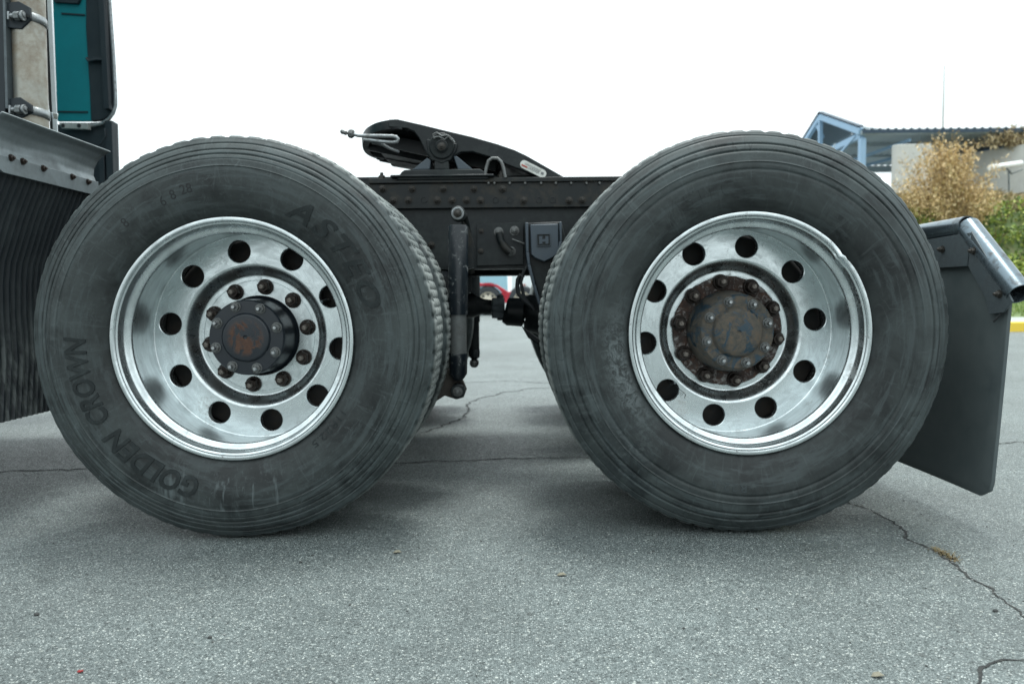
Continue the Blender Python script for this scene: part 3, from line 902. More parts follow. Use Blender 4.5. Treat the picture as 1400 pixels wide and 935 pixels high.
# ---- axles, drive line
for hx in (HL.x, HR.x):
    mb = MB()
    mb.lathe([(.0, .42), (.075, .45), (.075, .75), (.085, .90), (.16, 1.02), (.215, 1.12), (.225, 1.2), (.215, 1.28), (.16, 1.38), (.085, 1.5), (.075, 1.65), (.075, 1.98), (.0, 2.0)], 40, (hx, 0, HUBZ))
    part('axle', mb, M['black'], truck)
def X_at(px, Y): return P(px, 420, Y).x
Y0 = 1.2
def D(px, py): return P(px, py, Y0)
mb = MB()
pa = D(560, 417); pb = D(672, 420)
mb.tube([pa, D(645, 418), D(660, 419), pb], [.052, .052, .032, .030], 24)
for i in range(7):
    c_ = D(628 - i * 1, 417)
part('drive_shaft', mb, M['black'], truck)
mb = MB()
mb.cyl(D(672, 421), D(690, 421), .036, .042, 20)
mb.box(D(681, 413), (.05, .07, .035)); mb.box(D(681, 430), (.05, .07, .030))
mb.cyl(D(684, 403) , D(684, 438), .014, n=12)
part('universal_joint', mb, M['grey'], truck, bevel=.004)
mb = MB()
mb.tube([D(690, 425), D(694, 426), D(715, 427), D(719, 428)], [.048, .058, .060, .05], 32)
mb.tube([D(718, 428), D(722, 428), D(735, 430), D(760, 432), D(830, 440)], [.070, .078, .080, .11, .2], 32)
for i in range(8):
    a = i * PI / 4
    mb.cyl(D(716, 428) + Vector((0, .058 * math.cos(a), .058 * math.sin(a))), D(722, 428) + Vector((0, .058 * math.cos(a), .058 * math.sin(a))), .009, n=6)
part('differential_nose', mb, M['black'], truck)
# suspension arms seen behind the wheels
mb = MB()
mb.prism([P(713, 446, .95), P(735, 462, .95), P(800, 480, .95), P(800, 505, .95), P(752, 482, .95), P(722, 462, .95)], (0, .08, 0))
part('torque_arm', mb, M['black'], truck, bevel=.005)

# ---- frame
YF = .77
ztop = 1.0395
def rail(yface, side):
    """C section with its web at yface; side=+1 flanges point to +Y"""
    mb = MB()
    z0, z1 = .729, ztop - .012
    x0, x1 = -3.4, 1.18
    mb.box(((x0 + x1) / 2, yface + side * .004, (z0 + z1) / 2), (x1 - x0, .008, z1 - z0))
    mb.box(((x0 + x1) / 2, yface + side * .045, z0 - .0045), (x1 - x0, .088, .009))
    mb.box(((x0 + x1) / 2, yface + side * .045, z1 + .0045), (x1 - x0, .088, .009))
    return mb
near_rail = part('frame_rail', rail(YF, 1), M['black'], truck, label='near chassis rail with rows of rusty bolts')
part('frame_rail', rail(1.63, -1), M['black'], truck)
for cx in (-1.15, -.05, .75, 1.13):
    mb = MB(); mb.box((cx, 1.2, .83), (.09, .84, .17)); part('cross_member', mb, M['black'], truck, bevel=.006)
# bolted angle plate along the top
bolt_me = {}
def bolt(r, h, mat, wash=1.25):
    key = (r, h, mat)
    if key not in bolt_me:
        mb = MB()
        mb.lathe([(.0001, .001), (r * wash, .001), (r * wash, -h * .22), (r * .9, -h * .22)], 16)
        vs = []
        for y_, r_ in ((-h * .2, r), (-h * .85, r), (-h, r * .82)):
            for k in range(6): vs.append((r_ * math.cos(PI / 3 * k), y_, r_ * math.sin(PI / 3 * k)))
        mb.add(vs, [(k + j, (k + 1) % 6 + j, (k + 1) % 6 + 6 + j, k + 6 + j) for j in (0, 6) for k in range(6)] + [tuple(range(12, 18))])
        mb.lathe([(r * .5, -h * .9), (r * .5, -h * 1.5), (r * .35, -h * 1.65), (.0001, -h * 1.65)], 10)
        bolt_me[key] = mesh_from('bolt', mb, M[mat])
    return bolt_me[key]
M['bolt_b'] = grime('black_brown_bolt', (0.018, 0.018, 0.017), (0.050, 0.043, 0.034), 0.5, metal=.3, scale=60, lo=.4, hi=.7)
def addbolt(parent, p, r, h, mat='bolt_b', rot=None, name='bolt'):
    o = link(name, bolt(r, h, mat), parent, p)
    o.rotation_euler = rot or (0, random.uniform(0, 1), 0)
    return o
YA = .752
zl = P(660, 284.5, YA).z; zt = P(660, 250, YA).z
mb = MB()
xa, xb = P(505, 265, YA).x, 1.14
mb.box(((xa + xb) / 2, YA + .007, (zl + zt) / 2), (xb - xa, .014, zt - zl))
mb.box(((xa + xb) / 2, YA + .05, zt + .008), (xb - xa, .12, .016))
ang = part('mounting_angle', mb, M['black_rust'], truck, bevel=.002)
for px in (537.7, 558.3, 597.7, 618, 637.5, 657, 716, 778, 796):
    addbolt(ang, P(px, 274 + random.uniform(-.4, .4), YA), .0112, .013)
for px in (579.7, 677.7, 697, 737, 756):
    mb = MB(); mb.lathe([(.0115, -.0015), (.0095, -.0020), (.0085, .002), (.0001, .003)], 18, P(px, 273.8, YA))
    part('bolt_hole', mb, M['engrave'], ang)
for px in (523, 563.4, 606, 647.8, 687):
    addbolt(ang, P(px, 258.5, YA), .0108, .015)
for px in (668, 676, 697, 718, 740, 760, 781, 802, 820):
    mb = MB(); c_ = P(px, 250.2, YA - .012); mb.cyl(c_, c_ + Vector((0, .012, 0)), .004, n=8); part('pin', mb, M['capnut'], ang)
for px in (522, 563, 605, 646.5, 685):
    c_ = P(px, 246, YA + .02); c_.z = zt + .016
    addbolt(ang, c_, .012, .016, rot=(-PI / 2, 0, 0))
# lower bolts, plates, elbow fitting on the web
for px, py, r_ in ((658, 316.5, .010), (657.5, 343.8, .011), (590, 335, .010), (588, 352, .010)):
    addbolt(near_rail, P(px, py, YF - .001), r_, .014)
for px, py in ((681.8, 317.3), (703.5, 315.7), (698.7, 343.8)):
    addbolt(near_rail, P(px, py, YF - .012), .0135, .016, 'capnut')
mb = MB()
mb.prism([P(652, 306, YF - .012), P(716, 304, YF - .012), P(716, 362, YF - .012), P(652, 364, YF - .012)], (0, .010, 0))
part('gusset_plate', mb, M['black'], truck, bevel=.002)
mb = MB()
e = YF - .03
mb.tube([P(682, 318, e), P(684, 328, e), P(690, 338, e), P(698, 345, e)], [.013, .013, .014, .015], 14)
part('elbow_fitting', mb, M['black_rust'], truck)
mb = MB(); e = YF - .04
mb.tube([P(700, 327, e), P(708, 330, e), P(716, 333, e), P(724, 336, e)], .003, 8)
part('brake_line', mb, M['capnut'], truck)
mb = MB(); e = .70
mb.tube([P(716, 380, e), P(711, 376, e), P(708, 382, e), P(707, 392, e), P(709, 402, e), P(716, 410, e), P(728, 420, e)], .0075, 12)
mb.tube([P(724, 360, e), P(716, 372, e), P(712, 386, e), P(716, 404, e), P(730, 424, e)], .006, 12)
part('air_hose', mb, M['hose'], truck)

# unseen plate, tanks and cylinders added between the rails to darken the ground
mb = MB(); mb.box((-.26, 1.2, ztop + .004 + .008), (.80, .74, .014)); part('shade_plate', mb, M['black'], truck, bevel=.003)
for (x_, y_, L_, r_) in ((-.95, 1.0, .62, .10), (.42, 1.35, .50, .10), (-.02, 1.0, .30, .085)):
    mb = MB(); z_ = .905; mb.tube([(x_ - L_ / 2, y_, z_), (x_ - L_ / 2 + .02, y_, z_), (x_ + L_ / 2 - .02, y_, z_), (x_ + L_ / 2, y_, z_)], [r_ * .8, r_, r_, r_ * .8], 24)
    part('shade_tank', mb, M['black'], truck)
for hx in (HL.x, HR.x):
    for yy in (.70, 1.70):
        mb = MB(); mb.tube([(hx + .17, yy, .62), (hx + .30, yy, .66)], .085, 24); mb.tube([(hx + .20, yy, .632), (hx + .215, yy, .636)], .095, 24); part('shade_cylinder', mb, M['black'], truck)
# ---- suspension hanger with the H casting
YH = .66
hang = MB()
pts = [(717, 305), (768, 303), (775, 330), (768, 380), (760, 420), (757, 455), (741, 440), (735, 400), (727, 372), (718, 350)]
hang.prism([P(x, y, YH + .03) for x, y in pts], (0, .09, 0))
hanger = part('suspension_hanger', hang, M['black'], truck, bevel=.004)
for pl, wd in (([(720, 305), (721, 345), (723, 362), (730, 390), (738, 416), (743, 440)], .010), ([(766, 304), (766.5, 330), (762, 350)], .008)):
    mb = MB()
    q = [P(x, y, YH + .012) for x, y in pl]
    for i in range(len(q) - 1): mb.bar(q[i], q[i + 1], wd, .03, (0, 1, 0))
    part('hanger_rib', mb, M['bluegrey'], hanger, bevel=.002)
mb = MB()
sh = [(725, 307), (763, 306), (764, 338), (763, 347), (756, 352), (744, 358), (732, 353), (726, 348)]
mb.prism([P(x, y, YH) for x, y in sh], (0, .03, 0))
emb = part('emblem_plate', mb, M['bluegrey'], hanger, bevel=.003)
mb = MB(); mb.prism([P(x, y, YH - .0006) for x, y in ((733.6, 320), (752.4, 319.5), (753, 336.4), (734, 337))], (0, .002, 0)); part('emblem_shade', mb, M['black'], emb)  # thin dark square: shadow of a sunk field put into colour
mb = MB(); e = YH - .003
def frame_bar(mb, a, b, w_=.0022): mb.bar(P(a[0], a[1], e), P(b[0], b[1], e), w_, .004, (0, 1, 0))
sq = [(734, 320.5), (752, 320), (752.5, 336), (734.5, 336.5)]
for i in range(4): frame_bar(mb, sq[i], sq[(i + 1) % 4], .0016)
Hs = [(737, 323), (741.3, 323), (741.4, 327), (745.6, 326.9), (745.5, 322.8), (749.8, 322.7), (750, 333.4), (745.8, 333.5), (745.7, 330.4), (741.5, 330.5), (741.6, 333.6), (737.3, 333.7)]
mb.prism([P(x, y, e - .001) for x, y in Hs], (0, .005, 0))
part('letter', mb, M['bluegrey'], emb, label='raised letter H in a square')

# ---- shock absorbers
def shock(Y, top, joint, low, eye, r, lab, mats=('blackshiny', 'shockgrey')):
    mbx = MB(); s = r
    t_ = P(*top, Y); j = P(*joint, Y); l = P(*low, Y); e_ = P(*eye, Y)
    tb = t_ + (j - t_).normalized() * .035
    mbx.tube([tb, tb + (j - tb) * .02, tb + (j - tb) * .98, j], [s * .9, s, s, s], 32)
    o = part('shock_absorber', mbx, M[mats[0]], truck, label=lab)
    mbx = MB(); mbx.tube([j, l], s * .86, 28, True); part('sleeve', mbx, M[mats[1]], o)
    mbx = MB(); u = (e_ - l).normalized()
    mbx.tube([l, l + u * .01, l + (e_ - l) * .55, l + (e_ - l) * .72], [s * .9, s * .95, s * .9, s * .45], 28); part('lower_cup', mbx, M['blackshiny'], o)
    mbx = MB(); 
    for c_ in (t_, e_):
        mbx = MB(); mbx.cyl(c_ + Vector((0, -.022, 0)), c_ + Vector((0, .022, 0)), .0235, n=28)
        part('eye', mbx, M['black'], o, bevel=.003)
    mbx = MB()
    mbx.lathe([(.0001, -.001), (.0165, -.001), (.0175, .001), (.0195, .001), (.0195, -.004), (.016, -.005), (.015, -.0015)], 28, t_ + Vector((0, -.023, 0)))
    part('bushing_ring', mbx, M['dull'], o)
    addbolt(o, t_ + Vector((0, -.024, 0)), .0105, .008)
    addbolt(o, e_ + Vector((0, -.023, 0)), .0125, .012, 'capnut')
    return o
YS = .48
sh1 = shock(YS, (626.5, 293), (626, 430), (626.5, 483), (626.5, 534), .0315, 'front shock absorber with chipped black paint and grey sleeve')
shock(1.90, (648, 330), (648, 440), (648.5, 478), (648.5, 496), .031, 'shock absorber on the far side', ('black', 'black'))
mb = MB()
mb.tube([P(626.5, 293, YS + .02), P(634, 296, YS + .06), P(640, 320, YS + .12), P(642, 350, YS + .16), P(644, 372, YS + .2)], [.016, .014, .012, .012, .012], 12)
mb.prism([P(632, 300, YS + .05), P(640, 310, YS + .05), P(647, 330, YS + .05), P(648, 366, YS + .05), P(640, 368, YS + .05), P(634, 330, YS + .05)], (0, .03, 0))
part('shock_bracket', mb, M['black_rust'], truck)
mb = MB()
mb.prism([P(x, y, YS + .02) for x, y in ((560, 560), (600, 505), (612, 503), (620, 515), (633, 520), (638, 532), (634, 543), (624, 546), (608, 541), (597, 548), (585, 566))], (0, .018, 0))
part('lower_shock_bracket', mb, M['brownsteel'], truck, bevel=.002)

# ---- air spring shadowy bits behind the left tyre
mb = MB(); c_ = P(600, 372, .85)
mb.tube([c_ + Vector((0, 0, -.10)), c_ + Vector((0, 0, -.07)), c_ + Vector((0, 0, -.02)), c_ + Vector((0, 0, .0))], [.09, .12, .12, .085], 24)
part('air_spring', mb, M['hose'], truck)

# ---- fifth wheel
YW = .755
top = [(499, 183.4), (500, 172), (504, 167), (514, 163.2), (543, 163), (577, 170.6), (611, 179), (645, 187), (680, 197), (704, 205.3), (720, 213), (776, 245)]
skirt_low = [(752, 244), (736, 242), (709, 231), (693, 225.4), (680, 218), (664, 213), (646, 207.6), (630, 208.2), (622, 213), (618, 219), (606, 222), (592, 221), (586, 214), (581, 206), (573, 189), (566, 180), (556, 175.6), (535, 173.5), (517, 174)]
def xz(px, py): q = P(px, py, YW); return q.x, q.z
near_top = [xz(*p) for p in ((543, 163), (577, 170.6), (611, 179), (645, 187), (680, 197), (704, 205.3), (720, 213), (776, 245))]
zx = [(-.60, near_top[0][1] - .022), (-.57, near_top[0][1] - .010), (-.53, near_top[0][1] - .003), (-.47, near_top[0][1])] + near_top
def ztopx(x): return float(np.interp(x, [q[0] for q in zx], [q[1] for q in zx]))
xn = near_top[0][0]; FA = .20; FC = -.578 + FA                    # rounded front of the horseshoe plate
def yhalf(x):
    u = (x - FC) / FA
    return .365 * math.sqrt(max(0, 1 - u * u)) if u < 0 else .365
xsd = [FC - FA * math.cos(a) for a in np.linspace(0, PI / 2, 14)] + list(np.linspace(FC + .02, near_top[-1][0], 22))
def clampx(x): return max(FC, x)
low = [(573, 189), (566, 180), (556, 175.6), (531, 173.8)]
sk = [(531, 163.6), (543, 163)] + [(577, 170.6), (611, 179), (645, 187), (680, 197), (704, 205.3), (720, 213), (776, 245), (752, 244), (736, 242), (709, 231), (693, 225.4), (680, 218), (664, 213), (646, 207.6), (630, 208.2), (622, 213), (618, 219), (606, 222), (592, 221), (586, 214), (581, 206)] + low
mb = MB()
mb.prism([P(x, y, YW) for x, y in sk], (0, .028, 0))
fw = part('fifth_wheel', mb, M['black'], truck, bevel=.003, label='tilted black fifth wheel coupling plate')
mb = MB(); rows = []
for x in xsd:
    h_ = yhalf(x); rows.append([Vector((x, 1.12 + h_ * v_, ztopx(x) - .001 - .004 * abs(v_) ** 6)) for v_ in (-1, -.97, -.8, -.5, 0, .5, .8, .97, 1)])
mb.sheet(rows); mb.sheet([[q - Vector((0, 0, .014)) for q in r] for r in rows])
part('deck_plate', mb, M['black'], fw)
mb = MB(); rim_pts = []                                            # turned-down rim round the front
for a in np.linspace(-PI / 2, PI / 2, 41):
    x = FC - FA * math.cos(a); rim_pts.append((x, 1.12 + .365 * math.sin(a)))
rows = []
for x, y in rim_pts:
    z_ = ztopx(x); rows.append([Vector((x, y, z_ - .001)), Vector((x - .002, y, z_ - .006)), Vector((x, y, z_ - .032)), Vector((x + .022, 1.12 + (y - 1.12) * .95, z_ - .034)), Vector((x + .024, 1.12 + (y - 1.12) * .95, z_ - .004))])
mb.sheet(rows)
part('front_rim', mb, M['black'], fw, sharp=50)
mb = MB(); mb.box(((FC + .12) / 2, 1.642, ztopx(0) - .06), (.01, .01, .01))
mb = MB(); mb.prism([Vector((x, 1.46, ztopx(x) - .001)) for x in xsd[13:]] + [Vector((x, 1.46, ztopx(x) - .045)) for x in reversed(xsd[13:])], (0, .02, 0))
part('far_skirt', mb, M['black'], fw)
mb = MB()                                        # ribs and lock jaws under the deck
for ya in (.90, 1.01, 1.12, 1.23, 1.34):
    xx = FC - FA * math.sqrt(1 - ((ya - 1.12) / .365) ** 2) + .03
    mb.bar(Vector((xx, ya, ztopx(xx) - .03)), Vector((-.05, ya, ztopx(-.05) - .05)), .014, .045)
part('deck_rib', mb, M['black'], fw)
for i in range(6):
    mb = MB(); x = -.545 + i * .035; y = 1.15 + i * .055; x += .02
    mb.cyl((x, y, ztopx(x) - .03), (x, y, ztopx(x) - .062), .016, n=8)
    part('rim_bolt', mb, M['black'], fw)
mb = MB()
mb.prism([Vector((-.52, 1.0, ztopx(-.52) - .03)), Vector((-.50, 1.0, ztopx(-.5) - .065)), Vector((-.36, 1.0, ztopx(-.36) - .085)), Vector((-.22, 1.0, ztopx(-.22) - .085)), Vector((-.15, 1.0, ztopx(-.15) - .03))], (0, .3, 0))
part('jaw_housing', mb, M['black'], fw, bevel=.003)
mb = MB(); mb.prism([Vector((-.34, 1.42, zt + .02)), Vector((-.16, 1.42, zt + .02)), Vector((-.22, 1.42, 1.12)), Vector((-.28, 1.42, 1.12))], (0, .08, 0)); part('far_pedestal', mb, M['black'], fw)
mb = MB()                                        # pivot boss and pedestal
mb.cyl(P(603.7, 199.7, YW - .03), P(603.7, 199.7, YW + .03), .044, n=32)
mb.cyl(P(603.7, 199.7, YW - .04), P(603.7, 199.7, YW - .03), .022, n=20)
mb.prism([P(583, 190, YW - .012), P(625, 196, YW - .012), P(624, 206, YW - .012), P(616, 219, YW - .012), P(604, 224, YW - .012), P(590, 219, YW - .012), P(584, 208, YW - .012)], (0, .02, 0))
part('pivot_boss', mb, M['black'], fw, bevel=.004)
addbolt(fw, P(603.7, 200, YW - .041), .012, .008)
for pl in ([(584, 216), (589, 219), (587.5, 232), (563, 232.5)], [(620, 214), (624, 213), (647, 232), (626, 232)], [(594, 220), (613, 220), (614, 232), (594, 232)]):
    mb = MB(); mb.prism([P(x, y, YW - .01) for x, y in pl], (0, .14, 0)); part('pedestal_leg', mb, M['bluegrey' if pl[0][0] != 594 else 'black'], fw, bevel=.003)
mb = MB()
mb.prism([P(x, y, YW - .02) for x, y in ((549, 235), (553, 232.3), (656, 230.8), (660, 233), (670, 245), (541, 246.5))], (0, .2, 0))
mb.box(((P(541, 246, YW).x + P(670, 246, YW).x) / 2, YW + .08, zt + .022), (P(670, 246, YW).x - P(541, 246, YW).x + .03, .22, .009))
part('base_bracket', mb, M['black'], fw, bevel=.004)
mb = MB(); e = YW - .04
mb.tube([P(x, y, e) for x, y in ((484, 184), (489.7, 185.6), (500, 186), (520, 186.2), (536, 186.6), (542, 187.6), (544.6, 190.6), (543, 194), (536, 195), (520, 193.8), (507, 192), (497, 191))], .0062, 12)
mb.tube([P(507, 193, e + .01), P(520, 196, e + .02), P(532, 203, e + .03), P(545, 208, e + .06)], .0055, 10)
hd = part('release_handle', mb, M['dull'], fw, label='bare steel release handle loop')
mb = MB(); mb.tube([P(465.7, 179.6, e), P(486, 185, e)], .0055, 10); mb.tube([P(467, 180, e), P(474, 182, e)], .0085, 10)
mb.tube([P(476.5, 182.2, e), P(479, 182.8, e), P(482, 183.6, e), P(484, 184, e)], [.012, .0155, .0155, .011], 8)
part('threaded_end', mb, M['capnut'], hd)
mb = MB(); e = YW - .045
mb.tube([P(x, y, e) for x, y in ((594, 190), (592, 184), (597, 181.6), (604, 186), (612, 185), (616, 190), (622, 195))], .0032, 8)
mb.tube([P(x, y, e) for x, y in ((594, 188), (600, 187), (608, 191), (614, 186), (620, 192))], .003, 8)
part('lock_wire', mb, M['capnut'], fw)
mb = MB(); e = .742
mb.tube([P(x, y, e) for x, y in ((662.5, 243), (665, 229), (668, 220), (673, 216.6), (680, 216.8), (685, 221), (688.5, 230), (691, 243))], .0062, 12)
part('guard_hoop', mb, M['capnut'], fw)
# maker's plate
def LP(u, v, d=0): # u along 0..1, v -1..1 across
    a = P(716.5, 224.8, YW - .001 - d); b = P(741.5, 237.5, YW - .001 - d); t_ = (b - a); n_ = Vector((-t_.z, 0, t_.x)).normalized()
    return a + t_ * u + n_ * v
mb = MB(); pl = []
rr_ = .0142
for k in range(9): a = PI / 2 + PI * k / 8; pl.append(LP(0, 0, .001) + (LP(1, 0) - LP(0, 0)).normalized() * math.cos(a) * rr_ + (LP(0, 1) - LP(0, 0)).normalized() * math.sin(a) * rr_)
for k in range(9): a = -PI / 2 + PI * k / 8; pl.append(LP(1, 0, .001) + (LP(1, 0) - LP(0, 0)).normalized() * math.cos(a) * rr_ + (LP(0, 1) - LP(0, 0)).normalized() * math.sin(a) * rr_)
mb.prism(pl, (0, .002, 0))
M['plate'] = grime('dirty_white_label', (0.55, 0.56, 0.53), (0.25, 0.24, 0.2), 0.5, scale=60, lo=.5, hi=.75)
M['redmark'] = grime('label_red', (0.35, 0.05, 0.03), (0.3, 0.08, 0.05), 0.5, scale=60)
M['greymark'] = grime('label_print', (0.10, 0.11, 0.12), (0.25, 0.25, 0.25), 0.5, scale=60)
lb = part('maker_label', mb, M['plate'], fw, label='worn white label with a red bar')
mb = MB()
mb.bar(LP(-.1, -.005, .0025), LP(.22, -.005, .0025), .005, .001, (0, 1, 0)); part('red_bar', mb, M['redmark'], lb)
mb = MB(); rr = random.Random(4)
for v_ in (.007, .003, -.001, -.0055):
    u = .05 if v_ > 0 else .28
    while u < .85:
        L = rr.uniform(.03, .09); mb.bar(LP(u, v_, .0025), LP(u + L, v_, .0025), .0016, .0008, (0, 1, 0)); u += L + .03
mb.bar(LP(.93, .001, .0025), LP(1.06, .001, .0025), .008, .0008, (0, 1, 0))
part('small_print', mb, M['greymark'], lb)

# ---- rear mud flap
XF = 1.262
def fx(z): return 1.214 + .034 * max(0, min(1, (z - .1) / .55))
flapx_t = P(1386, 430, .0)
mb = MB()
rows = []
zs = np.linspace(.088, .80, 32); yl = np.linspace(-.012, .62, 14)
for j, z in enumerate(zs):
    row = []
    for y in yl:
        y0 = y
        # outer top corner is cut off under the slanting bracket
        ymin = -.012 if z < .595 else -.012 + (z - .595) * .95
        yy = ymin + (y - yl[0]) / (yl[-1] - yl[0]) * (.62 - ymin)
        if z < .088 + .045: 
            cd = .045 - (z - .088); lim_ = -.012 + .045 - math.sqrt(max(0, .045 ** 2 - cd ** 2)); yy = lim_ + (y - yl[0]) / (yl[-1] - yl[0]) * (.62 - lim_)
        zz = z
        row.append((fx(z) + .004 * math.sin(yy * 7 + z * 3), yy, zz))
    rows.append(row)
mb.sheet(rows)
flap = part('mud_flap', mb, M['flap'], truck, label='hanging rubber mud flap behind the rear wheel')
so = flap.modifiers.new('thick', 'SOLIDIFY'); so.thickness = .010; so.offset = 1
so2 = flap.modifiers.new('bevel', 'BEVEL'); so2.width = .002; so2.segments = 2; so2.limit_method = 'ANGLE'
pB = P(1323, 309, .175); pA = Vector((pB.x, .70, pB.z)); pC = P(1394, 402, -.035)
mb = MB()
def open_tube(mb, a, b, r, n=28, wall=.003, gap=.0):
    d = (b - a).normalized(); x = d.orthogonal().normalized(); y = d.cross(x)
    rows_o = []
    for rr_ in (r, r - wall):
        rows_o.append([[p + (x * math.cos(t_) + y * math.sin(t_)) * rr_ for t_ in np.linspace(0, 2 * PI, n)] for p in (a, b)])
    mb.sheet(rows_o[0]); mb.sheet(rows_o[1]); mb.sheet([rows_o[0][1], rows_o[1][1]]); mb.sheet([rows_o[0][0], rows_o[1][0]])
open_tube(mb, pA, pB, .0275)
br = part('flap_bracket', mb, M['tubemetal'], truck, label='rolled steel mud flap bracket with a bent open end', sharp=50)
mb = MB(); open_tube(mb, pB + Vector((.006, .008, -.002)), pC, .0300); part('bent_end', mb, M['tubemetal'], br, sharp=50)
Xp = fx(.7) - .003
def FB(px, py):                                    # on the flap plane
    d = ray(px, py); t_ = (Xp - .012 - CAM.x) / d.x; return CAM + d * t_
mb = MB(); mb.prism([FB(1255, 330), FB(1326, 318), FB(1322, 364), FB(1255, 368)], (.006, 0, 0)); part('clamp_plate', mb, M['grey'], br, bevel=.001)
mb = MB(); mb.prism([FB(1327.5, 316), FB(1378, 400), FB(1384, 412), FB(1372, 427), FB(1352, 430), FB(1347, 408), FB(1323.5, 364)], (.005, 0, 0)); part('end_plate', mb, M['grey'], br, bevel=.001)
for px, py in ((1289, 341), (1332, 343), (1367, 402)):
    addbolt(br, FB(px, py), .0085, .010, rot=(0, 0, -PI / 2))
mb = MB(); mb.cyl(pC + Vector((-.012, .02, -.03)), pC + Vector((-.03, .05, -.07)), .003, n=8); part('tie_wire', mb, M['hose'], br)

# ---- quarter fender and ribbed flap ahead of the left wheel
prof = [(-1.262, 1.085), (-1.280, 1.072), (-1.294, 1.052), (-1.302, 1.028), (-1.302, 1.002), (-1.294, .984), (-1.287, .974)]
prof = [(x, z + .007) for x, z in prof]
prof2 = []
for i in range(len(prof) - 1):
    for k in range(4):
        t_ = k / 4; prof2.append((prof[i][0] * (1 - t_) + prof[i + 1][0] * t_, prof[i][1] * (1 - t_) + prof[i + 1][1] * t_))
prof2.append(prof[-1])
mb = MB(); rows = []
for y in np.linspace(.0, .49, 22):
    row = []
    for i, (x, z) in enumerate(prof2):
        u = i / (len(prof2) - 1)
        yy = y * (1 - .09 * u) + .0
        dent = .004 * math.sin(y * 19 + u * 4) * math.sin(u * PI)
        row.append((x + dent, yy, z + dent * .5))
    rows.append(row)
mb.sheet(rows)
fen = part('quarter_fender', mb, M['fender'], truck, label='bent sheet metal quarter fender', sharp=60)
s_ = fen.modifiers.new('thick', 'SOLIDIFY'); s_.thickness = .004; s_.offset = -1
mb = MB()
mb.prism([(-1.286, .0, 0.977), (-1.286, .012, 0.989), (-1.286, .45, 0.989), (-1.286, .45, 0.945), (-1.286, .02, 0.945), (-1.286, .0, 0.955)], (.006, 0, 0))
strip = part('clamp_strip', mb, M['fender'], fen, bevel=.001)
for px, py in ((15, 216), (31, 221), (59, 230.5), (98.5, 242), (120, 249)):
    d = ray(px, py); t_ = (-1.280 - CAM.x) / d.x; p = CAM + d * t_
    addbolt(strip, p, .0075, .007, 'nut', rot=(0, 0, PI / 2))
fprof = [(-1.304, .955), (-1.320, .915), (-1.338, .875), (-1.356, .83), (-1.373, .78), (-1.394, .72), (-1.402, .66), (-1.405, .58), (-1.404, .45), (-1.400, .285)]
fprof = [(x, z + .007) for x, z in fprof]
mb = MB(); rows = []
ny = 26 * 6
for k in range(ny + 1):
    y = -.02 + .62 * k / ny; ph = (k % 6)
    dx = (0, .003, .0085, .009, .0085, .003)[ph] * 1.4
    rows.append([(x + dx, y - .03 * (z < .3), z) for x, z in fprof])
mb.sheet(rows)
def ribmat():
    m, t, b = newmat('ribbed_rubber_dusty'); v = coords(t)
    sp = N(t, 'ShaderNodeSeparateXYZ'); t.links.new(v, sp.inputs[0])
    zz = ramp(t, mixc(t, .12, sp.outputs[2], noise(t, coords(t, (1, 14, 2)), 6, 5)), [(-.0, 0), (.02, 0)])
    mr = N(t, 'ShaderNodeMapRange'); mr.inputs['From Min'].default_value = -.02; mr.inputs['From Max'].default_value = -.16; t.links.new(sp.outputs[2], mr.inputs['Value'])
    st = ramp(t, noise(t, coords(t, (1, 9, 1.4)), 7, 6, .7), [(.46, 0), (.6, 1)])
    low = mixc(t, mr.outputs[0], (0, 0, 0), st)
    c = mixc(t, ramp(t, noise(t, v, 9, 6), [(.45, 0), (.75, 1)]), (0.011, 0.016, 0.020), (0.034, 0.043, 0.046))
    c = mixc(t, low, c, (0.095, 0.11, 0.108)); t.links.new(c, b.inputs['Base Color'])
    b.inputs['Roughness'].default_value = .5; b.inputs['Specular IOR Level'].default_value = .4
    bump(t, b, noise(t, v, 70, 4), .3, .001); return m
M['ribbed'] = ribmat()
rf = part('ribbed_flap', mb, M['ribbed'], truck, label='hanging black ribbed rubber flap', sharp=50)
mb = MB(); mb.box((-1.41, .3, .93), (.05, .62, .10)); mb.box((-1.46, .05, .98), (.14, .06, .22))
part('fender_support', mb, M['black'], truck, bevel=.005)

# ---- unseen fuel tank, added to shade the ground ahead of the drive wheels
mb = MB(); mb.tube([(-3.3, .40, .66), (-3.27, .40, .66), (-1.50, .40, .66), (-1.47, .40, .66)], [.28, .32, .32, .28], 40)
tk = part('shade_fuel_tank', mb, M['plastic'], truck, label='unseen cylindrical fuel tank added to shade the ground ahead of the ribbed flap')
for xx in (-2.95, -1.9):
    mb = MB(); mb.cyl((xx - .03, .40, .66), (xx + .03, .40, .66), .324, n=40); part('shade_tank_strap', mb, M['silver'], tk)
mb = MB(); mb.box((-2.20, 1.18, .72), (1.75, .80, .50)); part('shade_box', mb, M['black'], truck, bevel=.01)  # unseen box added between the rails to deepen the shade below

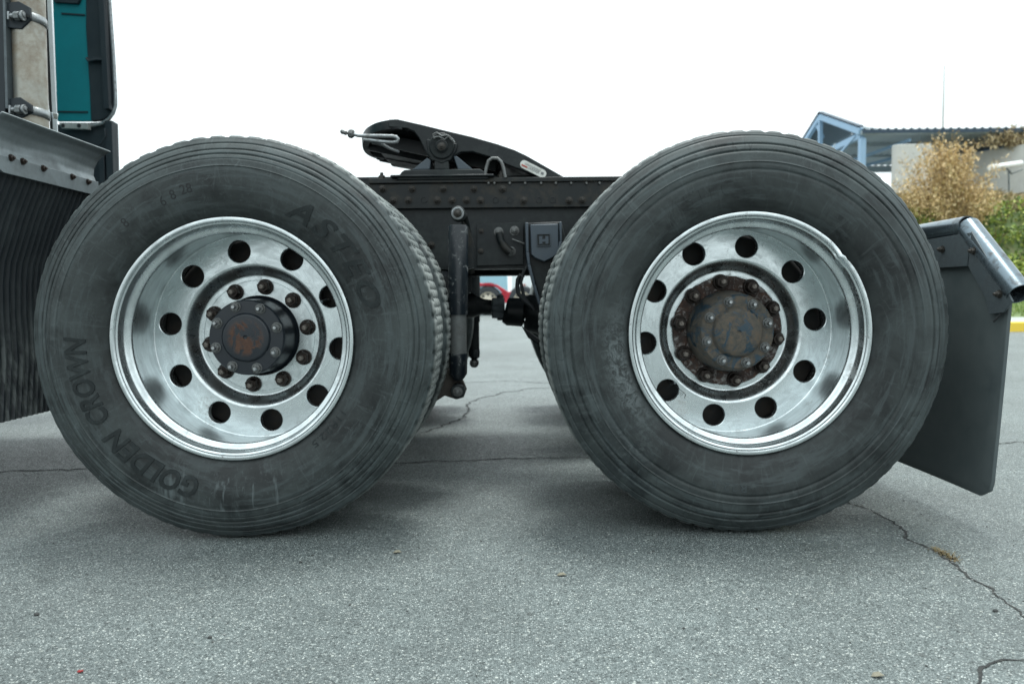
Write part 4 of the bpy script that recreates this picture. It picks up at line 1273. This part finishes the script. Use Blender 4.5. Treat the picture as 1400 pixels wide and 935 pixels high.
# ---- cab
XB = -2.65
YC = 2.33
cabm = MB(); cabm.box(((XB - 5.2) / 2, 1.2, 2.05), (5.2 + XB, 2.26, 2.6))
cab = part('cab', cabm, M['teal'], truck, bevel=.05, label='teal sleeper cab')
mb = MB(); mb.prism([P(70, -40, YC), P(124, -40, YC), P(127, 160, YC), P(128, 166, YC), P(78, 166, YC)], (0, .02, 0))
pn = part('side_panel', mb, M['teal'], cab, label='teal panel behind the exhaust stack', bevel=.004)
mb = MB(); mb.bar(P(84, 19, YC - .004), P(116, 21, YC - .004), .008, .006, (0, 1, 0)); part('panel_seam', mb, M['plastic'], cab)
mb = MB(); mb.bar(P(79, 153, YC - .004), P(120, 153.5, YC - .004), .008, .006, (0, 1, 0)); part('panel_seam', mb, M['plastic'], cab)
mb = MB()
mb.prism([P(72, -4, YC - .02), P(110, -4, YC - .02), P(106, 5, YC - .02), P(74, 3, YC - .02)], (0, .02, 0))
part('panel_trim', mb, M['plastic'], cab)
mb = MB()
arc = [(117, -40), (146, -40), (149, 10), (154, 80), (156.5, 130), (157, 142), (154, 152), (147, 160), (137, 165), (124, 166), (122, 120), (117, 40)]
mb.prism([P(x, y, YC - .01) for x, y in arc], (0, .03, 0))
sf = part('side_fairing', mb, M['plastic'], cab, bevel=.006, label='dark plastic side fairing with chrome edge')
mb = MB()
mb.bar(P(139, -40, YC - .03), P(148, 150, YC - .03), .03, .04, (0, 1, 0))
mb.bar(P(119, 81, YC - .02), P(146, 82, YC - .02), .018, .02, (0, 1, 0))
mb.tube([P(118, 80, YC - .04), P(121, 84, YC - .04), P(131, 82, YC - .04), P(146, 82, YC - .04)], .007, 8)
part('fairing_rib', mb, M['plastic'], sf, bevel=.006)
mb = MB()
mb.tube([P(x, y, YC - .02) for x, y in ((147, -40), (150.5, 10), (155.5, 80), (158, 130), (158, 145), (155, 155), (149, 163), (140, 169), (128, 172), (118, 173))], .0095, 12)
part('edge_rail', mb, M['dull'], sf)
mb = MB()
mb.prism([P(80, 167.5, YC - .05), P(120, 168, YC - .05), P(121, 177, YC - .05), P(84, 176, YC - .05)], (0, .03, 0))
M['bracket'] = grime('pale_grey_bracket', (0.26, 0.28, 0.27), (0.14, 0.15, 0.14), 0.45, scale=20)
wb = part('rail_bracket', mb, M['bracket'], cab, bevel=.003)
for px in (86, 108):
    mb = MB(); mb.lathe([(.0001, -.003), (.010, -.003), (.011, 0)], 14, P(px, 172, YC - .052)); part('bolt_hole', mb, M['engrave'], wb)
mb = MB(); mb.prism([P(x, y, YC) for x, y in ((70, 170), (156, 166), (157, 200), (160, 330), (60, 330))], (0, .05, 0))
part('cab_skirt', mb, M['plastic'], cab, bevel=.01)
mb = MB(); mb.bar(P(150, 166, YC - .03), P(154, 300, YC - .03), .04, .03, (0, 1, 0)); mb.bar(P(140, 205, YC - .03), P(142, 260, YC - .03), .03, .03, (0, 1, 0))
mb.tube([P(143, 176, YC - .05), P(144, 186, YC - .05), P(138, 197, YC - .05), P(128, 202, YC - .05)], .005, 8)
part('skirt_rib', mb, M['plastic'], cab, bevel=.008)
# exhaust stack
YE = .52
mb = MB()
s0 = P(41.5, -260, YE); s1 = P(47, 230, YE); cxs = P(42, 75, YE)
rE = .0475
mb.tube([Vector((P(31, -260, YE).x, YE, P(31, -260, YE).z)), Vector((P(40, 60, YE).x, YE, P(40, 60, YE).z)), Vector((P(46, 250, YE).x, YE, P(46, 250, YE).z))], rE, 40)
st = part('exhaust_stack', mb, M['stack'], truck, label='heat-stained vertical exhaust stack')
def band(pyl, pyr, nm='clamp_band'):
    mb = MB()
    z_ = P(40, pyl, YE).z; xc = P(38.3 + pyl * .032, pyl, YE).x; rows = []
    for k in range(20):
        a = R(-150) + R(180) * k / 19
        rows.append([Vector((xc + (rE + .003) * math.cos(a), YE + (rE + .003) * math.sin(a), z_ + h_ - .012 * (k / 19))) for h_ in (-.013, .013)])
    mb.sheet(rows)
    b_ = part(nm, mb, M['dull'], st)
    m_ = b_.modifiers.new('t', 'SOLIDIFY'); m_.thickness = .002
    return b_
b1 = band(26, 0); b2 = band(153, 0)
def pod(cx, cy, half, b_):
    e = YE - rE - .004
    mb = MB()
    o_ = [(cx - 19, cy - 17), (cx - 3, cy - 19), (cx + 12, cy - 11), (cx + 13, cy + 4), (cx + 1, cy + 19), (cx - 18, cy + 17)]
    if half: o_ = [(cx - 19, cy - 14), (cx - 3, cy - 16), (cx + 12, cy - 6), (cx + 13, cy + 4), (cx + 1, cy + 12), (cx - 18, cy + 14)]
    mb.prism([P(x, y, e) for x, y in o_], (0, .012, 0))
    part('clamp_pad', mb, M['plastic'], st, bevel=.002)
    mb = MB(); e2 = e - .012
    mb.cyl(P(cx - 14, cy + 1, e2), P(cx + 6, cy, e2), .007, n=10)
    mb.cyl(P(cx - 8, cy + 1, e2), P(cx - 1, cy + 1, e2), .0135, n=6)
    mb.cyl(P(cx + 2, cy + 1, e2), P(cx + 4.5, cy + 1, e2), .015, n=12)
    mb.bar(P(cx - 15, cy - 4, e2), P(cx - 15, cy + 7, e2), .006, .016, (0, 1, 0))
    part('clamp_bolt', mb, M['dull'], st, bevel=.001)
    mb = MB(); mb.bar(P(cx + 5, cy + .5, e2 + .006), P(cx + 13, cy + 2, e2 + .006), .006, .004, (0, 1, 0)); part('band_slot', mb, M['engrave'], st)
pod(28, 21, False, b1); pod(30, 149, True, b2)
mb = MB(); e = YE + .0
a_ = P(8, -40, e); b_ = P(16, 150, e)
mb.bar(P(2, -60, e - .03), P(8, 400, e - .03), .045, .05, (0, 1, 0))
ps = part('stack_post', mb, M['plastic'], truck, bevel=.003)
mb = MB(); mb.bar(P(8.5, -60, e - .045), P(13.5, 150, e - .045), .008, .03, (0, 1, 0)); part('post_edge', mb, M['grey'], ps)
mb = MB(); mb.bar(P(12, -60, e - .025), P(17, 160, e - .025), .006, .03, (0, 1, 0)); part('post_flange', mb, M['black'], ps)
mb = MB()
e = YE + .10
q0, q1 = P(65.0, -60, e), P(76.0, 182, e)
mb.bar(q0, q1, .014, .006, (0, 1, 0))
M['strip'] = grime('pale_painted_strip', (0.55, 0.60, 0.62), (0.35, 0.37, 0.37), 0.4, scale=20, lo=.5, hi=.8)
ts = part('trim_strip', mb, M['strip'], truck, bevel=.001, label='narrow bright steel strip beside the exhaust stack')
mb = MB(); mb.bar(q0 + Vector((-.012, .006, 0)), q1 + Vector((-.012, .006, 0)), .016, .006, (0, 1, 0)); part('strip_backing', mb, M['engrave'], ts)
mb = MB()
mb.bar(P(57, 154, e - .03), P(79, 160, e - .03), .018, .004, (0, 1, 0)); mb.bar(P(66, 150, e - .04), P(68, 166, e - .04), .006, .004, (0, 1, 0))
part('strip_bracket', mb, M['silver'], ts, bevel=.001)

# ------------------------------------------------------------------ verge, kerb and bank on the right
M['kerb'] = grime('yellow_kerb_paint', (0.78, 0.55, 0.06), (0.5, 0.42, 0.15), 0.7, scale=5, lo=.5, hi=.8)
M['concrete'] = grime('pale_concrete', (0.55, 0.56, 0.53), (0.42, 0.42, 0.40), 0.85, scale=1.2, lo=.4, hi=.8)
M['grassm'] = grime('grass_soil', (0.10, 0.15, 0.05), (0.22, 0.19, 0.10), 0.9, scale=2, lo=.45, hi=.7)
YK = 9.8
M['paving'] = grime('pale_path_concrete', (0.30, 0.32, 0.31), (0.22, 0.24, 0.21), 0.85, scale=2)
for i in range(16):
    x = 6.8 + i * 1.0
    mb = MB(); mb.box((x + .495, YK + .09, .065), (.985, .18, .18))
    o = part('kerb_stone', mb, M['kerb'], bevel=.015)
    tag(o, 'yellow painted kerb stone along the far side of the yard', kind='structure')
mb = MB(); mb.box((23, YK + 1.4, .05), (32.4, 2.42, .19)); tag(part('footpath', mb, M['paving']), 'pale concrete footpath behind the yellow kerb', kind='structure')
def vz(y): return .145 + (y - YK - 2.6) * .030
mb = grid_sheet(6.8, 40, YK + 2.62, 19.6, 60, 12, lambda x, y: vz(y) + .02 * math.sin(x * 3 + y))
tag(part('grass_verge', mb, M['grassm']), 'grass verge between the footpath and the shrubs', kind='structure')
def bankz(x, y): 
    t_ = max(0, min(1, (y - 19.6) / 3.6)); e_ = max(0, min(1, (x - 6.9) / 4.6)); e_ = e_ * e_ * (3 - 2 * e_); return .10 + (.34 + 3.3 * (t_ * t_ * (3 - 2 * t_)) + .08 * math.sin(x * 1.7)) * e_
mb = grid_sheet(7.0, 40, 19.6, 26.5, 60, 24, bankz)
tag(part('earth_bank', mb, M['grassm']), 'earth bank behind the verge', kind='structure')

def leafmat(name, cols):
    m, t, b = newmat(name)
    oi = t.nodes.new('ShaderNodeNewGeometry')
    r_ = ramp(t, oi.outputs['Random Per Island'], [(i / (len(cols) - 1), c) for i, c in enumerate(cols)])
    t.links.new(r_, b.inputs['Base Color']); b.inputs['Roughness'].default_value = .7
    return m
M['green'] = leafmat('hedge_leaves', [(0.035, 0.075, 0.015), (0.12, 0.20, 0.035), (0.27, 0.34, 0.06), (0.46, 0.48, 0.11)])
M['gold'] = leafmat('dry_golden_leaves', [(0.26, 0.17, 0.07), (0.50, 0.35, 0.15), (0.64, 0.47, 0.24), (0.74, 0.60, 0.36)])
M['blade'] = leafmat('grass_blades', [(0.07, 0.13, 0.02), (0.15, 0.24, 0.05), (0.25, 0.30, 0.08)])
M['dry'] = leafmat('dry_reeds', [(0.16, 0.12, 0.07), (0.40, 0.32, 0.18), (0.62, 0.52, 0.32)])
M['stem'] = grime('dry_stem', (0.25, 0.18, 0.09), (0.14, 0.10, 0.06), 0.8, scale=10)
def leaves(n, pos, size, seed, asp=.4, droop=0.0):
    r_ = np.random.default_rng(seed); mb = MB()
    for i in range(n):
        p = Vector(pos(r_)); L = size * r_.uniform(.5, 1.4)
        d = Vector((r_.normal(), r_.normal(), r_.normal() - droop)).normalized() * L
        s__ = d.orthogonal(); s__.rotate(Matrix.Rotation(r_.uniform(0, 6.28), 3, d)); s__ = s__.normalized() * L * asp * .5
        mb.add([p, p + d * .5 + s__, p + d, p + d * .5 - s__], [(0, 1, 2, 3)])
    return mb
# hedge: individual rounded shrubs covering the bank
def shrub(cx, cy, cz, rx, rz, mat, n, seed, name, lab, group, cat='shrub', leaf=.11):
    t_ = empty(name, (cx, cy, cz)); tag(t_, lab, cat, group)
    r0 = np.random.default_rng(seed)
    lob = [(r0.uniform(-.6, .6) * rx, r0.uniform(-.6, .6) * rx, r0.uniform(.1, .75) * rz, r0.uniform(.35, .6)) for _ in range(9)]
    def pos(r_):
        l = lob[r_.integers(0, len(lob))]; u = r_.normal(size=3); u /= np.linalg.norm(u); k = l[3] * r_.uniform(.75, 1.05)
        return (cx + l[0] + u[0] * rx * k, cy + l[1] + u[1] * rx * k, cz + max(.02, l[2] + u[2] * rz * k * .8))
    o = part('foliage', leaves(n, pos, leaf, seed, .55), mat, t_, flat=True, fixn=False); o['kind'] = 'stuff'
    mb = MB()
    for i in range(6):
        a = i * 1.1 + seed; q = Vector((cx + .5 * rx * math.cos(a), cy + .5 * rx * math.sin(a), cz + rz * .7))
        mb.tube([(cx, cy, cz - .15), Vector((cx, cy, cz)).lerp(q, .5) + Vector((0, 0, .08)), q], [.03, .02, .006], 6)
    part('stem', mb, M['stem'], t_)
k = 0
ROWN = ('lowest row, at the foot of the bank', 'second row up the bank', 'third row up the bank', 'top row, just below the dry reeds')
for row, (yy, cnt) in enumerate(((20.0, 5), (20.75, 5), (21.4, 5), (22.0, 4))):
    for i in range(cnt):
        x = 12.6 + i * 1.35 + (row % 2) * .6; k += 1
        shrub(x, yy, bankz(x, yy) - .1, .85, 1.05 if row == 0 else .75, M['green'], 900, 10 + k, 'green_shrub', 'rounded yellow-green shrub in the ' + ROWN[row], 'green shrubs covering the bank, ' + ROWN[row], leaf=.12)
# grass blades on the verge, reeds along the bank top
mb = MB(); r_ = np.random.default_rng(3)
for _ in range(9000):
    x = r_.uniform(8.5, 17); y = r_.uniform(YK + 2.65, 19.7); z = vz(y)
    h_ = r_.uniform(.05, .16); a = r_.uniform(0, 6.28); s__ = .008
    mb.add([(x - s__ * math.cos(a), y - s__ * math.sin(a), z), (x + s__ * math.cos(a), y + s__ * math.sin(a), z), (x + r_.normal() * .04, y + r_.normal() * .04, z + h_)], [(0, 1, 2)])
tag(part('grass', mb, M['blade'], flat=True, fixn=False), 'short green grass growing on the verge', 'grass', kind='stuff')
mb = MB()
for _ in range(9000):
    x = r_.uniform(11, 20); y = r_.uniform(22.3, 26.0); z = bankz(x, y)
    h_ = r_.uniform(.12, .42) ; a = r_.uniform(0, 6.28); s__ = .02; dx, dy = r_.normal() * .25, r_.normal() * .2
    mb.add([(x - s__ * math.cos(a), y - s__, z), (x + s__ * math.cos(a), y + s__, z), (x + dx * .5 + s__, y + dy * .5, z + h_ * .7), (x + dx, y + dy, z + h_ * .95), (x + dx * .5 - s__, y + dy * .5, z + h_ * .7)], [(0, 1, 2, 3, 4)])
tag(part('dry_reeds', mb, M['dry'], flat=True, fixn=False), 'dry brown reeds along the top of the bank', 'reeds', kind='stuff')

# golden dry bush
YG = 21.6
bc = P(1297, 300, YG)
bush = empty('dry_bush', (bc.x, YG, bankz(bc.x, YG))); tag(bush, 'tall golden dry bush in front of the pale concrete wall', 'bush')
r_ = np.random.default_rng(21); mbs = MB(); tips = []
for i in range(90):
    a = r_.uniform(0, 6.28); sp = r_.uniform(.1, 1.0); hgt = r_.uniform(1.5, 3.75) * (1.0 - .25 * sp)
    b0 = Vector((bc.x + .35 * math.cos(a) * sp, YG + .35 * math.sin(a) * sp, bankz(bc.x, YG) - .1))
    tip = b0 + Vector((math.cos(a) * sp * 1.30, math.sin(a) * sp * .9, hgt))
    mid = b0.lerp(tip, .5) + Vector((0, 0, .2))
    mbs.tube([b0, mid, tip], [.02, .014, .004], 5); tips.append((b0, mid, tip))
part('stem', mbs, M['stem'], bush)
def gp(r_):
    b0, mid, tip = tips[r_.integers(0, len(tips))]; u = r_.uniform(.12, 1.02)
    p = b0 * (1 - u) ** 2 + mid * 2 * u * (1 - u) + tip * u * u
    return p + Vector((r_.normal() * .10, r_.normal() * .10, r_.normal() * .09))
o = part('foliage', leaves(24000, gp, .105, 22, .30, .6), M['gold'], bush, flat=True, fixn=False); o['kind'] = 'stuff'
r2 = np.random.default_rng(31); mbs = MB()
bush2 = empty('dry_bush', (bc.x + 2.6, YG + 1.9, 3.0)); tag(bush2, 'low dry bush with sparse brown twigs on top of the concrete wall', 'bush')
tips2 = []
for i in range(40):
    b0 = P(r2.uniform(1345, 1420), 200, 26.5); tip = b0 + Vector((r2.normal() * .5, r2.normal() * .3, r2.uniform(.3, .8)))
    mbs.tube([b0, b0.lerp(tip, .5), tip], [.02, .015, .006], 5); tips2.append((b0, tip))
part('stem', mbs, M['stem'], bush2)
def gp2(r_):
    b0, tip = tips2[r_.integers(0, len(tips2))]; return b0.lerp(tip, r_.uniform(.1, 1)) + Vector((r_.normal() * .1, r_.normal() * .1, r_.normal() * .08))
o = part('foliage', leaves(1400, gp2, .16, 33, .3, .2), M['dry'], bush2, flat=True, fixn=False); o['kind'] = 'stuff'

# concrete wall with rounded corner
YW2 = 26.0
zb, z1 = 4.42, 6.24
def WX(px, Y): return (px - 700) / F * (Y + 1.85)
xa_ = WX(1220, 26.0); plan = [(xa_ + 4.5, 32.0)]
for k in range(8):
    a = PI + PI / 2 * k / 7; plan.append((xa_ + .28 + .28 * math.cos(a), 26.28 + .28 * math.sin(a)))
plan += [(WX(1268, 26.0), 26.0), (WX(1278, 28.8), 28.8), (WX(1335, 27.6), 27.6), (WX(1400, 26.1), 26.1), (27, 21.6), (30, 32)]
mb = MB(); mb.prism([(x, y, zb) for x, y in plan], (0, 0, z1 - zb))
cw = part('concrete_wall', mb, M['concrete'], bevel=.02, sharp=30)
tag(cw, 'pale concrete wall with a rounded left corner on top of the bank', 'wall')
mb = MB(); mb.box((22.5, 30.5, 4.0), (12, .5, 1.2)); part('wall_footing', mb, M['concrete'], cw)
# white tube lamp on an arm
lamp = empty('tube_lamp', P(1372, 262, YW2 - .25)); tag(lamp, 'white tube lamp on a bracket in front of the concrete wall', 'lamp')
M['white'] = grime('white_enamel', (0.86, 0.87, 0.86), (0.6, 0.6, 0.58), 0.35, scale=4, lo=.6, hi=.9)
mb = MB(); mb.cyl(P(1353, 229.5, YW2 - .6), P(1396, 223.5, YW2 - .2), .105, n=20); part('lamp_tube', mb, M['white'], lamp, bevel=.01)
mb = MB(); mb.tube([P(1375, 229, YW2 - .4), P(1383, 238, YW2 - .3), P(1379, 232, YW2 - .35), P(1380, 300, YW2 - .25)], .03, 8); mb.tube([P(1383, 238, YW2 - .3), P(1398, 232, YW2 - .02)], .02, 8)
part('lamp_arm', mb, M['fender'], lamp)

# canopy building
M['beam'] = grime('pale_blue_steel', (0.25, 0.40, 0.56), (0.30, 0.44, 0.57), 0.45, scale=2, bs=.02)
M['roofm'] = grime('grey_corrugated_sheet', (0.42, 0.50, 0.54), (0.50, 0.56, 0.58), 0.5, scale=1, bs=.02)
can = empty('canopy_shed', (18, 31, 0)); tag(can, 'open shed with corrugated roof and pale blue steel frame', 'shed')
ys0, ys1 = 26.6, 33.6
e1 = P(1177, 180, ys0); xg = e1.x; ze = e1.z
pkp = P(1122, 160, 30.5); lf = P(1088, 214, 33.6)
def roofsheet(x0, x1, f, ya, yb):
    mb = MB(); rows = []; n_ = int((x1 - x0) / .075)
    for k in range(n_ + 1):
        x = x0 + k * .075; dz = .05 * math.sin(2 * PI * k / 4.0 + .3)
        rows.append([(x, ya, f(ya) + dz), (x, yb, f(yb) + dz)])
    mb.sheet(rows); return mb
part('roof_sheet', roofsheet(xg, xg + 56, lambda y: ze + .05 - (y - ys0) * .01, ys0 - .15, ys1 + .2), M['roofm'], can, sharp=60)
def beam(a, b, w_=.22, t_=.3, nm='beam', mt='beam'):
    mb = MB(); mb.bar(a, b, w_, t_); return part(nm, mb, M[mt], can, bevel=.01)
# gable frame at the open end
A_, B_, D_ = Vector(e1), Vector(pkp), Vector(lf)
beam(A_, B_, .16, .24, 'gable_rafter'); beam(B_, D_, .16, .22, 'gable_rafter')
M['navy'] = grime('dark_blue_roof_trim', (0.020, 0.045, 0.075), (0.03, 0.05, 0.07), 0.5, scale=2)
beam(A_ + Vector((0, 0, .2)), B_ + Vector((0, 0, .2)), .2, .06, 'roof_edge', 'navy'); beam(B_ + Vector((0, 0, .2)), D_ + Vector((0, 0, .2)), .2, .06, 'roof_edge', 'navy')
beam(B_ - Vector((0, 0, .1)), Vector((B_.x, B_.y, ze - 1.2)), .16, .16, 'king_post')
beam(A_ + (B_ - A_) * .12 - Vector((0, 0, .25)), Vector((B_.x, B_.y, ze - 1.1)), .09, .10, 'tie_beam')
beam(B_ + (D_ - B_) * .15, Vector((B_.x + .1, B_.y, ze + .6)), .12, .12, 'brace')
mb = MB(); rows = []                                  # corrugated sheets inside the gable, seen from below
for k in range(0, 97):
    u = k / 96.0; zr = (A_.lerp(B_, u * 2) if u < .5 else B_.lerp(D_, u * 2 - 1)); dz = .05 * math.sin(k * PI / 2)
    rows.append([Vector((zr.x + .1, zr.y, zr.z + .06 + dz)), Vector((zr.x + 1.4, zr.y, ze + .03 + (zr.z - ze) * .5 + dz))])
M['sheet_dark'] = grime('shaded_blue_grey_sheet', (0.10, 0.135, 0.155), (0.14, 0.17, 0.19), 0.5, scale=1, bs=.02)  # roof sheet in a darker copy: underside shade put into the colour
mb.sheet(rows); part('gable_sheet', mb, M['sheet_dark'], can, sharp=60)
mb = MB(); mb.box((xg + 28, ys0 - .17, ze - .04), (56, .04, .14)); part('roof_edge', mb, M['navy'], can)
for i in range(8):
    x = xg + .1 + i * 7.0
    beam((x, ys0 + .1, ze - .12), (x, ys1, ze - .18), .18, .24)
    beam((x, ys0 + .1, 0), (x, ys0 + .1, ze - .25), .22, .22, 'post'); beam((x, ys1 - .2, 0), (x, ys1 - .2, ze - .3), .3, .3, 'post')
    beam((x + 1.9, ys0 + .2, ze - .3), (x + .1, ys1 - .6, ze - .8), .12, .12, 'brace'); beam((x + 3.6, ys0 + 2, ze - .3), (x + .3, ys1 - .6, ze - .9), .12, .12, 'brace')
for yy in (ys0, ys0 + 2.3, ys0 + 4.7, ys1):
    mb = MB(); mb.box((xg + 28, yy, ze - .05 + (0 if yy < ys1 else -.2)), (56, .1, .14 if yy < ys1 else .3)); part('purlin', mb, M['roofm'], can)
# mast
m0 = P(1287, 260, 46)
mb = MB(); mt = P(1284.5, 90, 46)
mb.tube([(m0.x, 46, 0), (m0.x, 46, P(1287, 150, 46).z), (m0.x, 46, mt.z)], [.09, .065, .035], 8)
mast = part('radio_mast', mb, M['concrete']); tag(mast, 'thin grey radio mast rising behind the shed roof', 'mast')

# ------------------------------------------------------------------ vehicles seen under the frame
M['red'] = grime('red_truck_paint', (0.42, 0.012, 0.03), (0.30, 0.015, 0.03), 0.3, scale=2, bs=.02, drough=.4)
M['cream'] = grime('cream_wheel_paint', (0.62, 0.57, 0.47), (0.35, 0.31, 0.25), 0.5, scale=8, bs=.05)
M['ltblue'] = grime('pale_blue_paint', (0.32, 0.56, 0.66), (0.38, 0.60, 0.68), 0.35, scale=2, bs=.02)
M['fwhite'] = grime('white_vehicle_paint', (0.80, 0.82, 0.82), (0.7, 0.72, 0.72), 0.35, scale=2, bs=.02)
M['glass'] = grime('dark_glass', (0.02, 0.03, 0.035), (0.03, 0.04, 0.045), 0.08, scale=2, bs=.0)
M['ftyre'] = grime('far_tyre', (0.030, 0.036, 0.042), (0.06, 0.065, 0.07), 0.7, scale=8)
def far_wheel_meshes():
    mb = MB(); mb.lathe([(.28, .02), (.36, -.02), (.46, -.01), (.50, .03), (.505, .1), (.50, .2), (.46, .24), (.30, .22)], 40)
    a = mesh_from('tyre', mb, M['ftyre'])
    mb = MB(); mb.lathe([(.30, .02), (.29, .0), (.27, .02), (.26, .08), (.17, .05), (.15, .03), (.10, .03), (.09, -.04), (.0001, -.05)], 40)
    b = mesh_from('rim', mb, M['cream'])
    mb = MB(); mb.lathe([(.035, .045), (.03, .058), (.0001, .06)], 12)
    for _ in (0,): pass
    return a, b
ft, fr_ = far_wheel_meshes()
mb = MB(); mb.cyl((0, .03, 0), (0, .09, 0), .04, n=10)
hole_me = mesh_from('hand_hole', mb, M['ftyre'])
def far_wheel(par, x, y, s=1.0):
    w_ = empty('wheel', (x, y, .50 * s), par)
    for nm, me in (('tyre', ft), ('rim', fr_)):
        o = link(nm, me, w_, (x, y, .50 * s)); o.scale = (s, s, s)
    for i in range(8):
        a = i * PI / 4; o = link('hand_hole', hole_me, w_, (x + .215 * s * math.cos(a), y, .50 * s + .215 * s * math.sin(a))); o.scale = (s, s, s)
YR = 25.0
s27 = F / (YR + 1.85)
wx1 = P(667, 405, YR).x; wx2 = P(714, 405, YR).x
rt = empty('red_truck', ((wx1 + wx2) / 2, YR + 1.2, 0)); tag(rt, 'red truck with cream wheels parked far beyond the frame', 'truck')
for x in (wx1, wx2, wx2 + 1.22, wx1 - 4.2): far_wheel(rt, x, YR, 1.08)
mb = MB()
fen_pts = []
for k in range(13):
    a = R(165) - R(150) * k / 12; fen_pts.append(Vector((wx1 + .66 * math.cos(a), YR - .05, .54 + .66 * math.sin(a))))
for k in range(12, -1, -1):
    a = R(165) - R(150) * k / 12; fen_pts.append(Vector((wx1 + .58 * math.cos(a), YR - .05, .54 + .58 * math.sin(a))))
mb.prism(fen_pts, (0, .6, 0)); part('mudguard', mb, M['red'], rt)
mb = MB()
mb.prism([Vector((wx1 - 5.2, YR, .75)), Vector((wx1 - 5.2, YR, 1.25)), Vector((wx1 - .5, YR, 1.22)), Vector((wx1 + .35, YR, 1.12)), Vector((wx1 + .75, YR, .86)), Vector((wx1 + 1.0, YR, .86)), Vector((wx1 + .72, YR, .45)), Vector((wx1 + .5, YR, .45)), Vector((wx1 + .62, YR, .8)), Vector((wx1 + .35, YR, 1.05)), Vector((wx1 - .5, YR, 1.10)), Vector((wx1 - .7, YR, .75))], (0, 2.2, 0))
part('body', mb, M['red'], rt, bevel=.02)
mb = MB(); mb.box((wx1 + .8, YR + 1.2, .72), (5.0, .85, .2)); part('chassis', mb, M['black'], rt)
mb = MB(); mb.box((wx1 - 3.3, YR + 1.1, 2.1), (2.0, 2.2, 1.8)); cb = part('cab', mb, M['red'], rt, bevel=.12)
mb = MB(); mb.box((wx1 - 3.3, YR - .01, 2.4), (1.1, .04, .7)); part('window', mb, M['glass'], cb)
YB = 30.0
bx = P(660, 380, YB).x
bt = empty('pale_blue_van', (bx - 1, YB + 1, 0)); tag(bt, 'pale blue van parked behind the red truck', 'van')
mb = MB()
mb.prism([Vector((bx + q, YB, z)) for q, z in ((-4.4, .45), (-4.4, 1.3), (-3.7, 1.5), (-3.0, 2.3), (.9, 2.35), (1.05, 2.2), (1.08, .45))], (0, 1.9, 0))
part('body', mb, M['ltblue'], bt, bevel=.06)
mb = MB(); mb.prism([Vector((bx + q, YB - .01, z)) for q, z in ((-3.5, 1.5), (-2.95, 2.15), (-2.1, 2.15), (-2.1, 1.5))], (0, .02, 0)); part('window', mb, M['glass'], bt)
for x in (bx - 3.4, bx + .2): far_wheel(bt, x, YB - .02, .68)
YT = 34.0
tx = P(686, 380, YT).x
tr = empty('white_trailer', (tx + 4, YT + 1.2, 0)); tag(tr, 'white box trailer parked behind the blue van', 'trailer')
mb = MB(); mb.box((tx + 5.0, YT + 1.25, 2.35), (9.0, 2.5, 2.75)); part('box_body', mb, M['fwhite'], tr, bevel=.03)
mb = MB(); mb.box((tx + 5.0, YT + 1.2, .88), (8.8, .9, .18)); part('chassis', mb, M['fwhite'], tr)
for i in range(10):
    mb = MB(); mb.box((tx + .95 + i * .9, YT - .012, 2.35), (.05, .02, 2.6)); part('side_rib', mb, M['fwhite'], tr)
mb = MB(); mb.box((tx + 1.1, YT - .03, 1.25), (.10, .04, .10)); part('marker_light', mb, M['redmark'], tr)
for x in (tx + 7.0, tx + 8.2): far_wheel(tr, x, YT, 1.0)
for i in range(2):
    mb = MB(); mb.box((tx + 1.6, YT + .4 + i * 1.5, .5), (.12, .12, 1.0)); part('landing_leg', mb, M['black'], tr)
